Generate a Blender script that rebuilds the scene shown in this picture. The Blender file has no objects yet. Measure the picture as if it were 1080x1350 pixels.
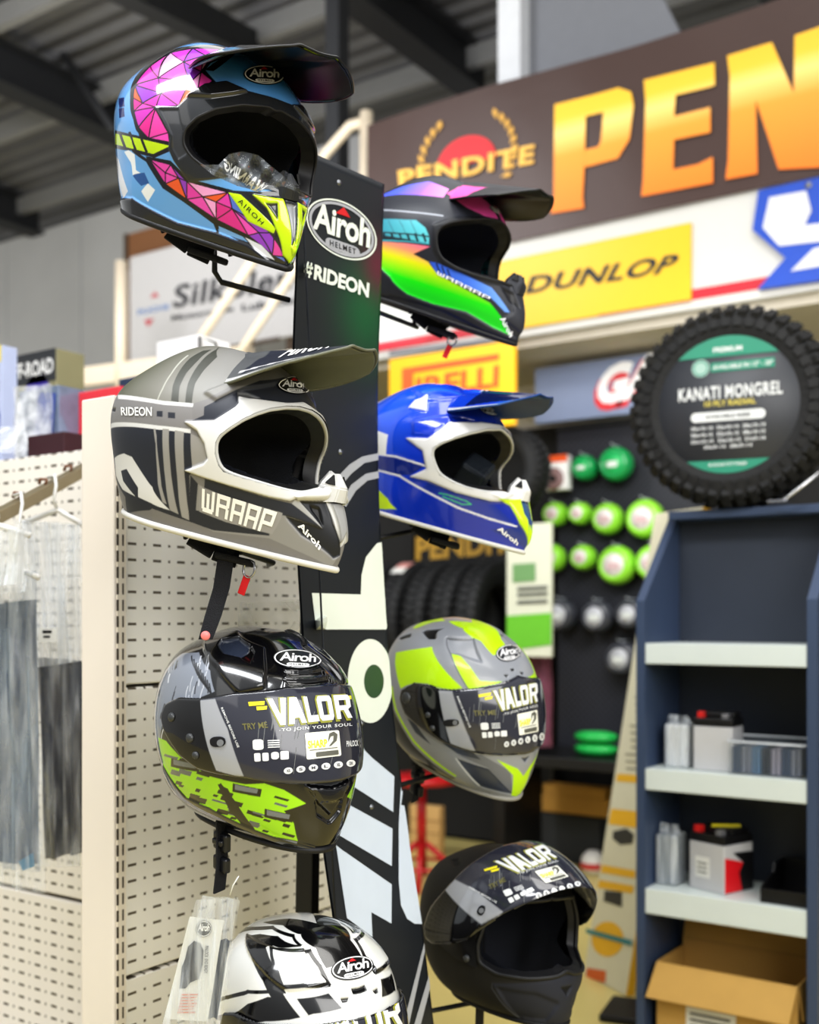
import bpy, bmesh, math, random
import numpy as np
from mathutils import Vector, Matrix, Euler
from mathutils.bvhtree import BVHTree
random.seed(7); RNG = np.random.default_rng(7)
SC = bpy.context.scene
COL = SC.collection
PI = math.pi
R = math.radians
# ------------------------------------------------------------------ camera model (frame 1080 x 1350)
F = 1480.0; CX = 540.0; HY = 815.0; CAM_Z = 1.25
TH = R(34.3); CT, ST = math.cos(TH), math.sin(TH)
CAM = Vector((0, 0, CAM_Z))
def W(x, y, z):
    """camera-aligned metres (right, forward, up from the lens) -> world"""
    return Vector((x*CT - y*ST, x*ST + y*CT, CAM_Z + z))
def ray(u, v):
    return W((u-CX)/F, 1.0, (HY-v)/F) - CAM
def on_x(u, v, X): d = ray(u, v); return CAM + d*(X/d.x)
def on_y(u, v, Y): d = ray(u, v); return CAM + d*(Y/d.y)
def on_z(u, v, Z): d = ray(u, v); return CAM + d*((Z-CAM_Z)/d.z)
def at_d(u, v, D): return CAM + ray(u, v)*D
# ------------------------------------------------------------------ colour and materials
def lin(c):
    if isinstance(c, str):
        c = c.lstrip('#'); c = [int(c[i:i+2], 16) for i in (0, 2, 4)]
    o = []
    for k in c[:3]:
        k = k/255.0
        o.append(k/12.92 if k <= .04045 else ((k+.055)/1.055)**2.4)
    return o
MATS = {}
def mat(name, col=(128,128,128), rough=.5, metal=0., var=.06, scale=18., spec=.5, coat=0., alpha=1., trans=0., bump=0., bscale=60., emit=0.):
    if name in MATS: return MATS[name]
    m = bpy.data.materials.new(name); m.use_nodes = True
    nt = m.node_tree; b = nt.nodes['Principled BSDF']
    c = lin(col)
    b.inputs['Roughness'].default_value = rough; b.inputs['Metallic'].default_value = metal
    b.inputs['Specular IOR Level'].default_value = spec
    b.inputs['Coat Weight'].default_value = coat; b.inputs['Coat Roughness'].default_value = .05
    b.inputs['Alpha'].default_value = alpha; b.inputs['Transmission Weight'].default_value = trans
    tc = nt.nodes.new('ShaderNodeTexCoord'); nz = nt.nodes.new('ShaderNodeTexNoise')
    nz.inputs['Scale'].default_value = scale; nz.inputs['Detail'].default_value = 3
    nt.links.new(tc.outputs['Object'], nz.inputs['Vector'])
    mx = nt.nodes.new('ShaderNodeMix'); mx.data_type = 'RGBA'
    mx.inputs['A'].default_value = (*[k*(1-var) for k in c], 1); mx.inputs['B'].default_value = (*[min(1, k*(1+var)) for k in c], 1)
    nt.links.new(nz.outputs['Fac'], mx.inputs['Factor']); nt.links.new(mx.outputs['Result'], b.inputs['Base Color'])
    if bump:
        n2 = nt.nodes.new('ShaderNodeTexNoise'); n2.inputs['Scale'].default_value = bscale; n2.inputs['Detail'].default_value = 4
        nt.links.new(tc.outputs['Object'], n2.inputs['Vector'])
        bp = nt.nodes.new('ShaderNodeBump'); bp.inputs['Strength'].default_value = bump; bp.inputs['Distance'].default_value = .01
        nt.links.new(n2.outputs['Fac'], bp.inputs['Height']); nt.links.new(bp.outputs['Normal'], b.inputs['Normal'])
    if emit:
        nt.links.new(mx.outputs['Result'], b.inputs['Emission Color']); b.inputs['Emission Strength'].default_value = emit
    MATS[name] = m
    return m
def paint_mat(name, rough=.4, coat=0., spec=.5, alpha=1., bump=0.):
    """reads the painted colour attribute of the mesh"""
    if name in MATS: return MATS[name]
    m = bpy.data.materials.new(name); m.use_nodes = True
    nt = m.node_tree; b = nt.nodes['Principled BSDF']
    a = nt.nodes.new('ShaderNodeAttribute'); a.attribute_name = 'paint'
    nt.links.new(a.outputs['Color'], b.inputs['Base Color'])
    b.inputs['Roughness'].default_value = rough; b.inputs['Coat Weight'].default_value = coat
    b.inputs['Coat Roughness'].default_value = .04; b.inputs['Specular IOR Level'].default_value = spec
    b.inputs['Alpha'].default_value = alpha
    if bump:
        tc = nt.nodes.new('ShaderNodeTexCoord'); n2 = nt.nodes.new('ShaderNodeTexNoise'); n2.inputs['Scale'].default_value = 900
        nt.links.new(tc.outputs['Object'], n2.inputs['Vector'])
        bp = nt.nodes.new('ShaderNodeBump'); bp.inputs['Strength'].default_value = bump; bp.inputs['Distance'].default_value = .0004
        nt.links.new(n2.outputs['Fac'], bp.inputs['Height']); nt.links.new(bp.outputs['Normal'], b.inputs['Normal'])
    MATS[name] = m
    return m
# ------------------------------------------------------------------ objects
def tag(o, label=None, cat=None, group=None, kind=None):
    if label: o['label'] = label
    if cat: o['category'] = cat
    if group: o['group'] = group
    if kind: o['kind'] = kind
    return o
def thing(name, label, cat, M=None, group=None):
    o = bpy.data.objects.new(name, None); COL.objects.link(o); o.empty_display_size = .05
    if M is not None: o.matrix_world = M
    return tag(o, label, cat, group)
def mesh_obj(name, verts, faces, m, parent=None, smooth=False, world=False):
    me = bpy.data.meshes.new(name)
    me.from_pydata([tuple(v) for v in verts], [], [tuple(f) for f in faces])
    return link(name, me, m, parent, smooth, world)
def link(name, me, m, parent=None, smooth=False, world=False):
    """world=True: the mesh was made in world metres and is to sit under parent"""
    o = bpy.data.objects.new(name, me); COL.objects.link(o)
    for k in (m if isinstance(m, (list, tuple)) else [m]):
        if k: me.materials.append(k)
    if smooth: me.polygons.foreach_set('use_smooth', [True]*len(me.polygons))
    if parent is not None:
        if world: me.transform(root_matrix(parent).inverted())
        o.parent = parent
    me.update()
    return o
def root_matrix(o):
    M = o.matrix_basis.copy()
    while o.parent is not None:
        o = o.parent; M = o.matrix_basis @ M
    return M
class MB:
    """collects simple shaped pieces into ONE mesh"""
    def __init__(s): s.bm = bmesh.new(); s.mi = 0
    def _m(s, fs):
        for f in fs: f.material_index = s.mi
    def box(s, c, d, rot=None, bev=0.):
        r = bmesh.ops.create_cube(s.bm, size=1.)
        M = Matrix.Translation(Vector(c)) @ (rot.to_4x4() if rot is not None else Matrix.Identity(4)) @ Matrix.Diagonal((*d, 1))
        bmesh.ops.transform(s.bm, matrix=M, verts=r['verts'])
        fs = list({f for v in r['verts'] for f in v.link_faces}); s._m(fs)
        if bev:
            es = list({e for v in r['verts'] for e in v.link_edges})
            q = bmesh.ops.bevel(s.bm, geom=es, offset=bev, segments=2, affect='EDGES', profile=.5); s._m(q['faces'])
        return s
    def box2(s, lo, hi, bev=0.):
        return s.box([(a+b)/2 for a, b in zip(lo, hi)], [abs(b-a) for a, b in zip(lo, hi)], None, bev)
    def bar(s, p, q, w, h, up=Vector((0, 0, 1)), bev=0.):
        p, q = Vector(p), Vector(q); x = (q-p).normalized()
        y = up.cross(x); y = y.normalized() if y.length > 1e-5 else Vector((0, 1, 0)); z = x.cross(y)
        Mr = Matrix((x, y, z)).transposed()
        return s.box((p+q)/2, ((q-p).length, w, h), Mr, bev)
    def tube(s, pts, r, n=10, closed=False, caps=True):
        pts = [Vector(p) for p in pts]; N = len(pts); rr = r if isinstance(r, (list, tuple)) else [r]*N
        rings = []; prev = None
        for i, p in enumerate(pts):
            a = pts[(i-1) % N] if (closed or i) else p; b = pts[(i+1) % N] if (closed or i < N-1) else p
            t = (b-a).normalized()
            if prev is None:
                u = t.cross(Vector((0, 0, 1)))
                if u.length < 1e-3: u = t.cross(Vector((1, 0, 0)))
            else: u = prev - t*prev.dot(t)
            u.normalize(); prev = u; w = t.cross(u)
            rings.append([s.bm.verts.new(p + (u*math.cos(k*2*PI/n)+w*math.sin(k*2*PI/n))*rr[i]) for k in range(n)])
        fs = []
        for i in range(N if closed else N-1):
            A, B = rings[i], rings[(i+1) % N]
            for k in range(n): fs.append(s.bm.faces.new((A[k], A[(k+1) % n], B[(k+1) % n], B[k])))
        if caps and not closed:
            fs.append(s.bm.faces.new(rings[0][::-1])); fs.append(s.bm.faces.new(rings[-1]))
        for f in fs: f.smooth = True
        s._m(fs)
        return s
    def lathe(s, prof, M=None, n=40, arc=2*PI):
        """prof: (radius, height) about local z"""
        M = M or Matrix.Identity(4); rings = []
        full = arc > 2*PI-1e-4; k_ = n if full else n+1
        for r, z in prof:
            rings.append([s.bm.verts.new(M @ Vector((r*math.cos(k*arc/n), r*math.sin(k*arc/n), z))) for k in range(k_)])
        fs = []
        for A, B in zip(rings[:-1], rings[1:]):
            for k in range(k_ if full else k_-1):
                try: fs.append(s.bm.faces.new((A[k], A[(k+1) % k_], B[(k+1) % k_], B[k])))
                except ValueError: pass
        for f in fs: f.smooth = True
        s._m(fs)
        return s
    def poly(s, pts):
        f = s.bm.faces.new([s.bm.verts.new(Vector(p)) for p in pts]); s._m([f]); return s
    def prism(s, pts, d):
        """flat outline pts (3-D) pushed along the vector d"""
        d = Vector(d); A = [s.bm.verts.new(Vector(p)) for p in pts]; B = [s.bm.verts.new(Vector(p)+d) for p in pts]
        n = len(pts); fs = [s.bm.faces.new(A[::-1]), s.bm.faces.new(B)]
        for k in range(n): fs.append(s.bm.faces.new((A[k], A[(k+1) % n], B[(k+1) % n], B[k])))
        s._m(fs); return s
    def build(s, name, m, parent=None, smooth=None, world=False, recalc=True):
        if recalc: bmesh.ops.recalc_face_normals(s.bm, faces=s.bm.faces)
        me = bpy.data.meshes.new(name); s.bm.to_mesh(me); s.bm.free()
        return link(name, me, m, parent, bool(smooth), world)
# ------------------------------------------------------------------ flat lettering (2-D triangles in a unit box)
def text2d(body, bold=.0, shear=0., spacing=1., res=3):
    """-> (n,2) verts scaled to the unit box, triangles, width/height"""
    cu = bpy.data.curves.new('t', 'FONT'); cu.body = body; cu.offset = bold; cu.shear = shear; cu.space_character = spacing
    cu.resolution_u = res; cu.fill_mode = 'FRONT'; cu.dimensions = '2D'
    ob = bpy.data.objects.new('t', cu); COL.objects.link(ob)
    dg = bpy.context.evaluated_depsgraph_get(); dg.update()
    me = bpy.data.meshes.new_from_object(ob.evaluated_get(dg))
    me.calc_loop_triangles()
    v = np.array([p.co[:2] for p in me.vertices]); t = [tuple(k.vertices) for k in me.loop_triangles]
    bpy.data.objects.remove(ob); bpy.data.curves.remove(cu); bpy.data.meshes.remove(me)
    lo, hi = v.min(0), v.max(0)
    return (v-lo)/(hi-lo), t, (hi[0]-lo[0])/(hi[1]-lo[1])
def polys2d(polys):
    """list of (possibly concave) outlines in a common box -> verts, triangles"""
    bm = bmesh.new()
    for p in polys:
        f = bm.faces.new([bm.verts.new((x, y, 0)) for x, y in p])
    bm.normal_update(); bmesh.ops.triangulate(bm, faces=bm.faces[:])
    bm.verts.ensure_lookup_table(); bm.verts.index_update()
    v = np.array([(q.co.x, q.co.y) for q in bm.verts]); t = [tuple(q.index for q in f.verts) for f in bm.faces]
    bm.free(); return v, t
def refine(v, t, lim):
    """split 2-D triangles until edges are shorter than lim (v in the units of lim)"""
    bm = bmesh.new(); vs = [bm.verts.new((*p, 0)) for p in v]
    for k in t:
        try: bm.faces.new([vs[i] for i in k])
        except ValueError: pass
    for _ in range(7):
        es = [e for e in bm.edges if e.calc_length() > lim]
        if not es: break
        bmesh.ops.subdivide_edges(bm, edges=es, cuts=1)
        bmesh.ops.triangulate(bm, faces=bm.faces[:])
    bm.verts.index_update()
    v = np.array([(q.co.x, q.co.y) for q in bm.verts]); t = [tuple(q.index for q in f.verts) for f in bm.faces]
    bm.free(); return v, t
def quad_map(v, q):
    """unit box -> quad given tl, tr, br, bl (any dimension)"""
    tl, tr, br, bl = [np.array(k, float) for k in q]
    x = v[:, :1]; y = v[:, 1:2]
    return bl*(1-x)*(1-y) + br*x*(1-y) + tr*x*y + tl*(1-x)*y
def flat_text(name, vt, quad3, m, parent=None, off=.0015, world=True):
    """lettering laid on the flat quad tl, tr, br, bl (3-D), lifted off it by off towards its front"""
    v, t = vt[0], vt[1]
    tl, tr, br, bl = [Vector(k) for k in quad3]
    n = (tr-tl).cross(tl-bl); n = n.normalized()
    P = quad_map(v, quad3) + np.array(n)*off
    return mesh_obj(name, P, t, m, parent, world=world)
def rrect(x0, y0, x1, y1, r, n=5):
    p = []
    for cx, cy, a in ((x1-r, y1-r, 0), (x0+r, y1-r, 90), (x0+r, y0+r, 180), (x1-r, y0+r, 270)):
        p += [(cx+r*math.cos(R(a+k*90/n)), cy+r*math.sin(R(a+k*90/n))) for k in range(n+1)]
    return p
def ell(cx, cy, rx, ry, n=40, a0=0): return [(cx+rx*math.cos(2*PI*k/n+a0), cy+ry*math.sin(2*PI*k/n+a0)) for k in range(n)]
def ring2d(outer, inner):
    """band between two outlines with the same number of points"""
    n = len(outer); v = np.array(list(outer)+list(inner)); t = []
    for k in range(n):
        j = (k+1) % n; t += [(k, j, n+j), (k, n+j, n+k)]
    return v, t
def merge2d(*parts):
    V = []; T = []; o = 0
    for v, t in parts:
        V.append(np.asarray(v, float)); T += [tuple(i+o for i in k) for k in t]; o += len(v)
    return np.concatenate(V), T
def place2d(vt, x0, y0, x1, y1): return vt[0]*np.array([x1-x0, y1-y0])+np.array([x0, y0]), vt[1]
# ------------------------------------------------------------------ helmet shells
MX_ROWS = [[-0.1186,-0.1101,0.2151,0.1082,1.3,2.0],[-0.0861,-0.1284,0.2194,0.1183,1.3,2.1],[-0.0522,-0.1437,0.2066,0.1251,1.45,2.1],[-0.0069,-0.1605,0.171,0.1336,1.75,2.1],[0.0386,-0.1553,0.1372,0.1287,2.0,2.1],[0.0695,-0.1282,0.1135,0.1114,2.0,2.0],[0.0974,-0.0933,0.0842,0.0854,2.0,2.0],[0.1188,-0.0552,0.0427,0.0518,2.0,2.0],[0.1248,-0.01,-0.01,0.0,2.0,2.0]]
FF_ROWS = [[-0.1287,-0.0811,0.1656,0.0655,2.0,2.0],[-0.1079,-0.11,0.1721,0.0949,1.9,2.0],[-0.0602,-0.1405,0.1728,0.118,1.9,2.1],[-0.0031,-0.1574,0.1591,0.1254,2.0,2.1],[0.0446,-0.1551,0.1368,0.1175,2.0,2.1],[0.0824,-0.1332,0.1066,0.1002,2.0,2.0],[0.1039,-0.0974,0.0692,0.076,2.0,2.0],[0.1225,-0.0541,0.0297,0.0405,2.0,2.0],[0.1285,-0.01,-0.01,0.0,2.0,2.0]]
def pchip(ts, vs, t):
    """natural cubic spline"""
    ts = np.array(ts, float); vs = np.array(vs, float); n = len(ts); h = np.diff(ts)
    A = np.eye(n); b = np.zeros(n)
    for i in range(1, n-1):
        A[i, i-1] = h[i-1]; A[i, i] = 2*(h[i-1]+h[i]); A[i, i+1] = h[i]; b[i] = 6*((vs[i+1]-vs[i])/h[i]-(vs[i]-vs[i-1])/h[i-1])
    M = np.linalg.solve(A, b)
    k = np.clip(np.searchsorted(ts, t, side='right')-1, 0, n-2); s = t-ts[k]
    return vs[k]+s*((vs[k+1]-vs[k])/h[k]-h[k]*(2*M[k]+M[k+1])/6)+s**2*M[k]/2+s**3*(M[k+1]-M[k])/(6*h[k])
def loft_eval(rows, a, t):
    """points of the shell at angle a (0 = front, negative = right side) and height parameter t, arrays of one shape"""
    Rw = np.array(rows); L = [0]
    for p, q in zip(Rw[:-1], Rw[1:]): L.append(L[-1]+np.hypot(q[0]-p[0], q[3]-p[3]))
    ts = np.array(L)/L[-1]
    tf = np.clip(t, 0, 1).ravel()
    z, xb, xf, w, nf, nb = [pchip(ts, Rw[:, i], tf).reshape(t.shape) for i in range(6)]
    c, s = np.cos(a), np.sin(a)
    n = np.where(c >= 0, nf, nb); ex = np.where(c >= 0, xf, -xb)
    return np.stack([np.sign(c)*np.abs(c)**(2/n)*ex, np.sign(s)*np.abs(s)**(2/n)*w, z], -1)
def inside(poly, X, Y):
    """even-odd point-in-polygon, arrays"""
    P = np.asarray(poly, float); out = np.zeros(X.shape, bool)
    bx = (X >= P[:, 0].min()) & (X <= P[:, 0].max()) & (Y >= P[:, 1].min()) & (Y <= P[:, 1].max())
    if not bx.any(): return out
    x = X[bx]; y = Y[bx]; r = np.zeros(x.shape, bool)
    for i in range(len(P)):
        x0, y0 = P[i-1]; x1, y1 = P[i]
        if y0 == y1: continue
        r ^= ((y0 > y) != (y1 > y)) & (x < (x1-x0)*(y-y0)/(y1-y0)+x0)
    out[bx] = r; return out
def blur(H, k):
    for _ in range(k):
        H = (np.roll(H, 1, 1)+2*H+np.roll(H, -1, 1))/4
        U = np.vstack([H[:1], H[:-1]]); D = np.vstack([H[1:], H[-1:]]); H = (U+2*H+D)/4
    return H
def zoom(ox, oy, s): return lambda *p: [(ox+x/s, oy+y/s) for x, y in p]
class Shell:
    def __init__(s, rows, pos, yaw, pitch, roll, fine=True, root=None):
        s.rows = rows
        s.M = Matrix.Translation(W(*pos)) @ Euler((R(roll), R(pitch), R(yaw)+TH), 'XYZ').to_matrix().to_4x4()
        n1, n2, nt = (640, 130, 360) if fine else (380, 90, 220)
        # columns evenly spaced along the surface (denser on the right side, which the picture shows)
        g = np.linspace(R(-175), R(185), 1441); L = 0
        for tt in (.1, .35, .6):
            q = loft_eval(rows, g, np.full(g.shape, tt)); L = L+np.r_[0, np.cumsum(np.linalg.norm(np.diff(q, axis=0), axis=1))]
        Lc = np.interp(R(35), g, L)
        a = np.interp(np.r_[np.linspace(0, Lc, n1, endpoint=False), np.linspace(Lc, L[-1], n2, endpoint=False)], L, g)
        g = np.linspace(0, 1, 801); L = 0
        for aa in (0, -PI/2, PI):
            q = loft_eval(rows, np.full(g.shape, aa), g); L = L+np.r_[0, np.cumsum(np.linalg.norm(np.diff(q, axis=0), axis=1))]
        s.a = a; s.t = np.interp(np.linspace(0, L[-1], nt), L, g); s.A, s.T = np.meshgrid(a, s.t)
        s.A = (s.A+PI) % (2*PI)-PI
        s.P = loft_eval(rows, s.A, s.T); s.N = s.normals(s.P)
        s.H = np.zeros(s.A.shape); s.C = np.zeros(s.A.shape+(3,))
        # coarse copy for finding where a pixel's ray meets the surface
        ca, ct = np.meshgrid(np.linspace(-PI, PI, 240, endpoint=False), np.linspace(0, 1, 150))
        s.cA, s.cT = ca, ct; s.cP = loft_eval(rows, ca, ct)
        V = [s.M @ Vector(p) for p in s.cP.reshape(-1, 3)]
        nt_, na_ = ca.shape; s.cn = na_
        fs = [(i*na_+j, i*na_+(j+1) % na_, (i+1)*na_+(j+1) % na_, (i+1)*na_+j) for i in range(nt_-1) for j in range(na_)]
        s.bvh = BVHTree.FromPolygons(V, fs); s.cV = V; s.fs = fs
        u = [s.px(v) for v in V]; s.cen = (sum(k[0] for k in u)/len(u), sum(k[1] for k in u)/len(u))
        s.invM = s.M.inverted()
    def px(s, w):
        d = w-CAM; x = d.x*CT+d.y*ST; y = -d.x*ST+d.y*CT
        return CX+F*x/y, HY-F*d.z/y
    def normals(s, P):
        da = np.roll(P, -1, 1)-np.roll(P, 1, 1); dt = np.gradient(P, axis=0)
        n = np.cross(da, dt); n /= np.linalg.norm(n, axis=2, keepdims=True)+1e-12
        n[-1] = (0, 0, 1); return n
    def hit(s, u, v):
        loc, nor, fi, dist = s.bvh.ray_cast(CAM, ray(u, v).normalized())
        if loc is None: return None
        f = s.fs[fi]; i, j = divmod(f[0], s.cn)
        p = s.cV[f[0]]; ea = s.cV[f[1]]-p; et = s.cV[f[3]]-p; d = loc-p
        A = np.array([[ea.dot(ea), ea.dot(et)], [ea.dot(et), et.dot(et)]])
        try: k = np.linalg.solve(A+np.eye(2)*1e-12, [d.dot(ea), d.dot(et)])
        except Exception: k = (0, 0)
        return np.array([-(s.cA[i, j]+k[0]*2*PI/s.cn), s.cT[i, j]+k[1]/(s.cT.shape[0]-1)])   # side angle (positive on the right side), t
    def param(s, pts):
        """pixels of the photograph -> (side angle, t) on the shell; points just off its outline are carried on past it"""
        out = []
        for u, v in pts:
            h = s.hit(u, v)
            if h is None:
                d = np.array([s.cen[0]-u, s.cen[1]-v]); L = np.linalg.norm(d); d /= L; k = 0
                while h is None and k < L: k += .7; h = s.hit(u+d[0]*k, v+d[1]*k)
                g = s.hit(u+d[0]*(k+3), v+d[1]*(k+3))
                if h is None: continue
                if g is not None: h = h+np.clip((h-g)*min(k+1, 14)/3, -.5, .5)
            out.append(h)
        return out
    def hole(s, pts):
        """half outline from the middle line round the right side and back to the middle line -> closed symmetric cut"""
        q = s.param(pts); q = [np.array([max(k[0], 0.), k[1]]) for k in q]
        return [np.array([-.06, q[0][1]])]+q+[np.array([-.06, q[-1][1]])]
    def surf(s, sa, t, off=0.):
        sa = np.atleast_1d(np.array(sa, float)); t = np.atleast_1d(np.array(t, float))
        e = 2e-3; p = loft_eval(s.rows, -sa, t)
        pa = loft_eval(s.rows, -sa+e, t)-loft_eval(s.rows, -sa-e, t); pt = loft_eval(s.rows, -sa, np.minimum(t+e, 1))-loft_eval(s.rows, -sa, np.maximum(t-e, 0))
        n = np.cross(pa, pt); n /= np.linalg.norm(n, axis=-1, keepdims=True)+1e-9
        return p+n*np.asarray(off).reshape(-1, 1) if np.ndim(off) else p+n*off
    def mask(s, poly, ss=True):
        """soft 0..1 mask of a (side angle, t) outline, same on both sides"""
        SA = np.abs(s.A); m = np.zeros(SA.shape)
        
        da = (np.roll(s.A, -1, 1)-np.roll(s.A, 1, 1)); da = np.clip(np.abs((da+PI) % (2*PI)-PI), 0, .1)*.25; dt = .5*np.gradient(s.T, axis=0)*.5/.5
        offs = [(i*.75, j*.75) for i in (-1, 0, 1) for j in (-1, 0, 1)] if ss else [(0, 0)]
        for x, y in offs: m += inside(poly, SA+x*da, s.T+y*dt)
        return m/len(offs)
    def fill(s, col): s.C[:] = lin(col)
    def paint(s, col, poly, h=0., k=3, par=False):
        q = poly if par else s.param(poly)
        if len(q) < 3: return
        m = s.mask(q)
        s.C += m[..., None]*(np.array(lin(col))-s.C)
        if h: s.H += blur(m, k)*h
    def grad(s, cols, poly, p0, p1, vert=False):
        """colour run between two pixels inside an outline"""
        q = s.param(poly); m = s.mask(q)
        g0, g1 = s.param([p0, p1]); d = g1-g0
        if vert: d = d*np.array([0, 1.])
        f = np.clip(((np.abs(s.A)-g0[0])*d[0]+(s.T-g0[1])*d[1])/(d@d), 0, 1)*(len(cols)-1)
        Cs = np.array([lin(c) for c in cols]); i = np.clip(f.astype(int), 0, len(cols)-2); fr = (f-i)[..., None]
        g = Cs[i]*(1-fr)+Cs[i+1]*fr
        s.C += m[..., None]*(g-s.C)
    def bump(s, poly, h, k=3): s.H += blur(s.mask(s.param(poly), False), k)*h
    def line(s, col, pts, w, closed=False):
        """painted line, w px wide"""
        pts = np.array(pts, float); n = len(pts)
        for i in range(n if closed else n-1):
            p, q = pts[i], pts[(i+1) % n]; d = (q-p)/(np.linalg.norm(q-p)+1e-9); nn = np.array([-d[1], d[0]])*w/2
            e = d*w*.3
            s.paint(col, [tuple(p-e+nn), tuple(q+e+nn), tuple(q+e-nn), tuple(p-e-nn)])
    def final(s): return s.P+s.N*s.H[..., None]
    def build(s, name, m, root, hole=None, keep=None, off=0., inner=None, Pset=None, color=True, t0=0., flip=False):
        """hole: outline cut away; keep: only the faces inside this outline are built"""
        P = s.final()+s.N*off if Pset is None else Pset
        nt, na = s.A.shape
        idx = np.arange(nt*na).reshape(nt, na)
        q = np.stack([idx[:-1], np.roll(idx, -1, 1)[:-1], np.roll(idx, -1, 1)[1:], idx[1:]], -1).reshape(-1, 4)
        j2 = np.roll(np.abs(s.A), -1, 1)
        ca = ((np.abs(s.A)+j2)/2)[:-1].ravel(); ct = ((s.T[:-1]+s.T[1:])/2).ravel()
        ok = ct >= t0
        if hole is not None: ok &= ~inside(hole, ca, ct)
        if keep is not None: ok &= inside(keep, ca, ct)
        q = q[ok]
        used = np.zeros(nt*na, bool); used[q.ravel()] = True; new = np.cumsum(used)-1
        v = P.reshape(-1, 3)[used]; q = new[q]
        if flip: q = q[:, ::-1]
        me = bpy.data.meshes.new(name); me.vertices.add(len(v)); me.vertices.foreach_set('co', v.astype(np.float32).ravel())
        me.loops.add(len(q)*4); me.loops.foreach_set('vertex_index', q.astype(np.int32).ravel())
        me.polygons.add(len(q)); me.polygons.foreach_set('loop_start', np.arange(0, len(q)*4, 4, dtype=np.int32))
        me.update(calc_edges=True)
        if color:
            at = me.color_attributes.new('paint', 'FLOAT_COLOR', 'POINT')
            c = np.ones((len(v), 4), np.float32); c[:, :3] = np.clip(s.C.reshape(-1, 3)[used], 0, 1)
            at.data.foreach_set('color', c.ravel())
        me.polygons.foreach_set('use_smooth', np.ones(len(q), bool))
        return link(name, me, m, root)
    def loop3(s, pts, off=0., n=160, both=True):
        """(side angle,t) polyline, mirrored to the far side, resampled -> closed list of local points"""
        P = np.array(pts, float)
        P[:, 0] = np.maximum(P[:, 0], 0)
        if both:
            Q = P[::-1].copy(); Q[:, 0] *= -1; P = np.vstack([P, Q])
        P = np.vstack([P, P[:1]]); d = np.r_[0, np.cumsum(np.linalg.norm(np.diff(P*np.array([1, 2.2]), axis=0), axis=1))]
        u = np.linspace(0, d[-1], n, endpoint=False)
        A = np.stack([np.interp(u, d, P[:, 0]), np.interp(u, d, P[:, 1])], 1)
        for _ in range(3): A = (np.roll(A, 1, 0)+2*A+np.roll(A, -1, 0))/4
        return A
    def decal(s, name, vt, quad, m, parent, bvh, off=.0012, lim=5., extra=None):
        """lettering or a mark laid on the surface: unit box -> quad of photo pixels -> onto the mesh behind bvh (world)"""
        v = quad_map(np.asarray(vt[0], float), quad); v, t = refine(v, vt[1], lim)
        pts = []; ok = []
        for u, w in v:
            d = ray(u, w).normalized(); loc, nor, fi, dist = bvh.ray_cast(CAM, d)
            if loc is None: pts.append((0, 0, 0)); ok.append(False); continue
            if nor.dot(d) > 0: nor = -nor
            pts.append(loc+nor*off); ok.append(True)
        t = [k for k in t if all(ok[i] for i in k)]
        # drop triangles stretched over an edge
        t = [k for k in t if max((Vector(pts[k[0]])-Vector(pts[k[1]])).length, (Vector(pts[k[1]])-Vector(pts[k[2]])).length) < .03]
        if not t: return None
        us = sorted({i for k in t for i in k}); mp = {i: j for j, i in enumerate(us)}
        return mesh_obj(name, [pts[i] for i in us], [[mp[i] for i in k] for k in t], m, parent, world=True)
def world_bvh(objs):
    vs = []; fs = []
    for o in objs:
        M = root_matrix(o); b = len(vs)
        vs += [M @ v.co for v in o.data.vertices]; fs += [tuple(b+i for i in p.vertices) for p in o.data.polygons]
    return BVHTree.FromPolygons(vs, fs)
def sheet(name, P, m, parent, thick=0., colors=None, smooth=True, close=False):
    """grid of points (nu, nv, 3) -> mesh, given a thickness by its own normals"""
    nu, nv = P.shape[:2]
    du = np.gradient(P, axis=0); dv = np.gradient(P, axis=1); n = np.cross(du, dv); n /= np.linalg.norm(n, axis=2, keepdims=True)+1e-9
    idx = np.arange(nu*nv).reshape(nu, nv)
    q = np.stack([idx[:-1, :-1], idx[1:, :-1], idx[1:, 1:], idx[:-1, 1:]], -1).reshape(-1, 4).tolist()
    V = P.reshape(-1, 3)
    if thick:
        V = np.vstack([V, (P-n*thick).reshape(-1, 3)]); N = nu*nv
        q = q+[[i+N for i in f[::-1]] for f in q]
        bd = list(idx[0, :])+list(idx[1:, -1])+list(idx[-1, -2::-1])+list(idx[-2:0, 0])
        for i in range(len(bd)):
            p, r = bd[i], bd[(i+1) % len(bd)]; q.append([p, r, r+N, p+N])
    o = mesh_obj(name, V, q, m, parent, smooth)
    if colors is not None:
        at = o.data.color_attributes.new('paint', 'FLOAT_COLOR', 'POINT')
        c = np.ones((len(V), 4), np.float32); c[:, :3] = colors
        at.data.foreach_set('color', c.ravel())
    return o
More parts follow.
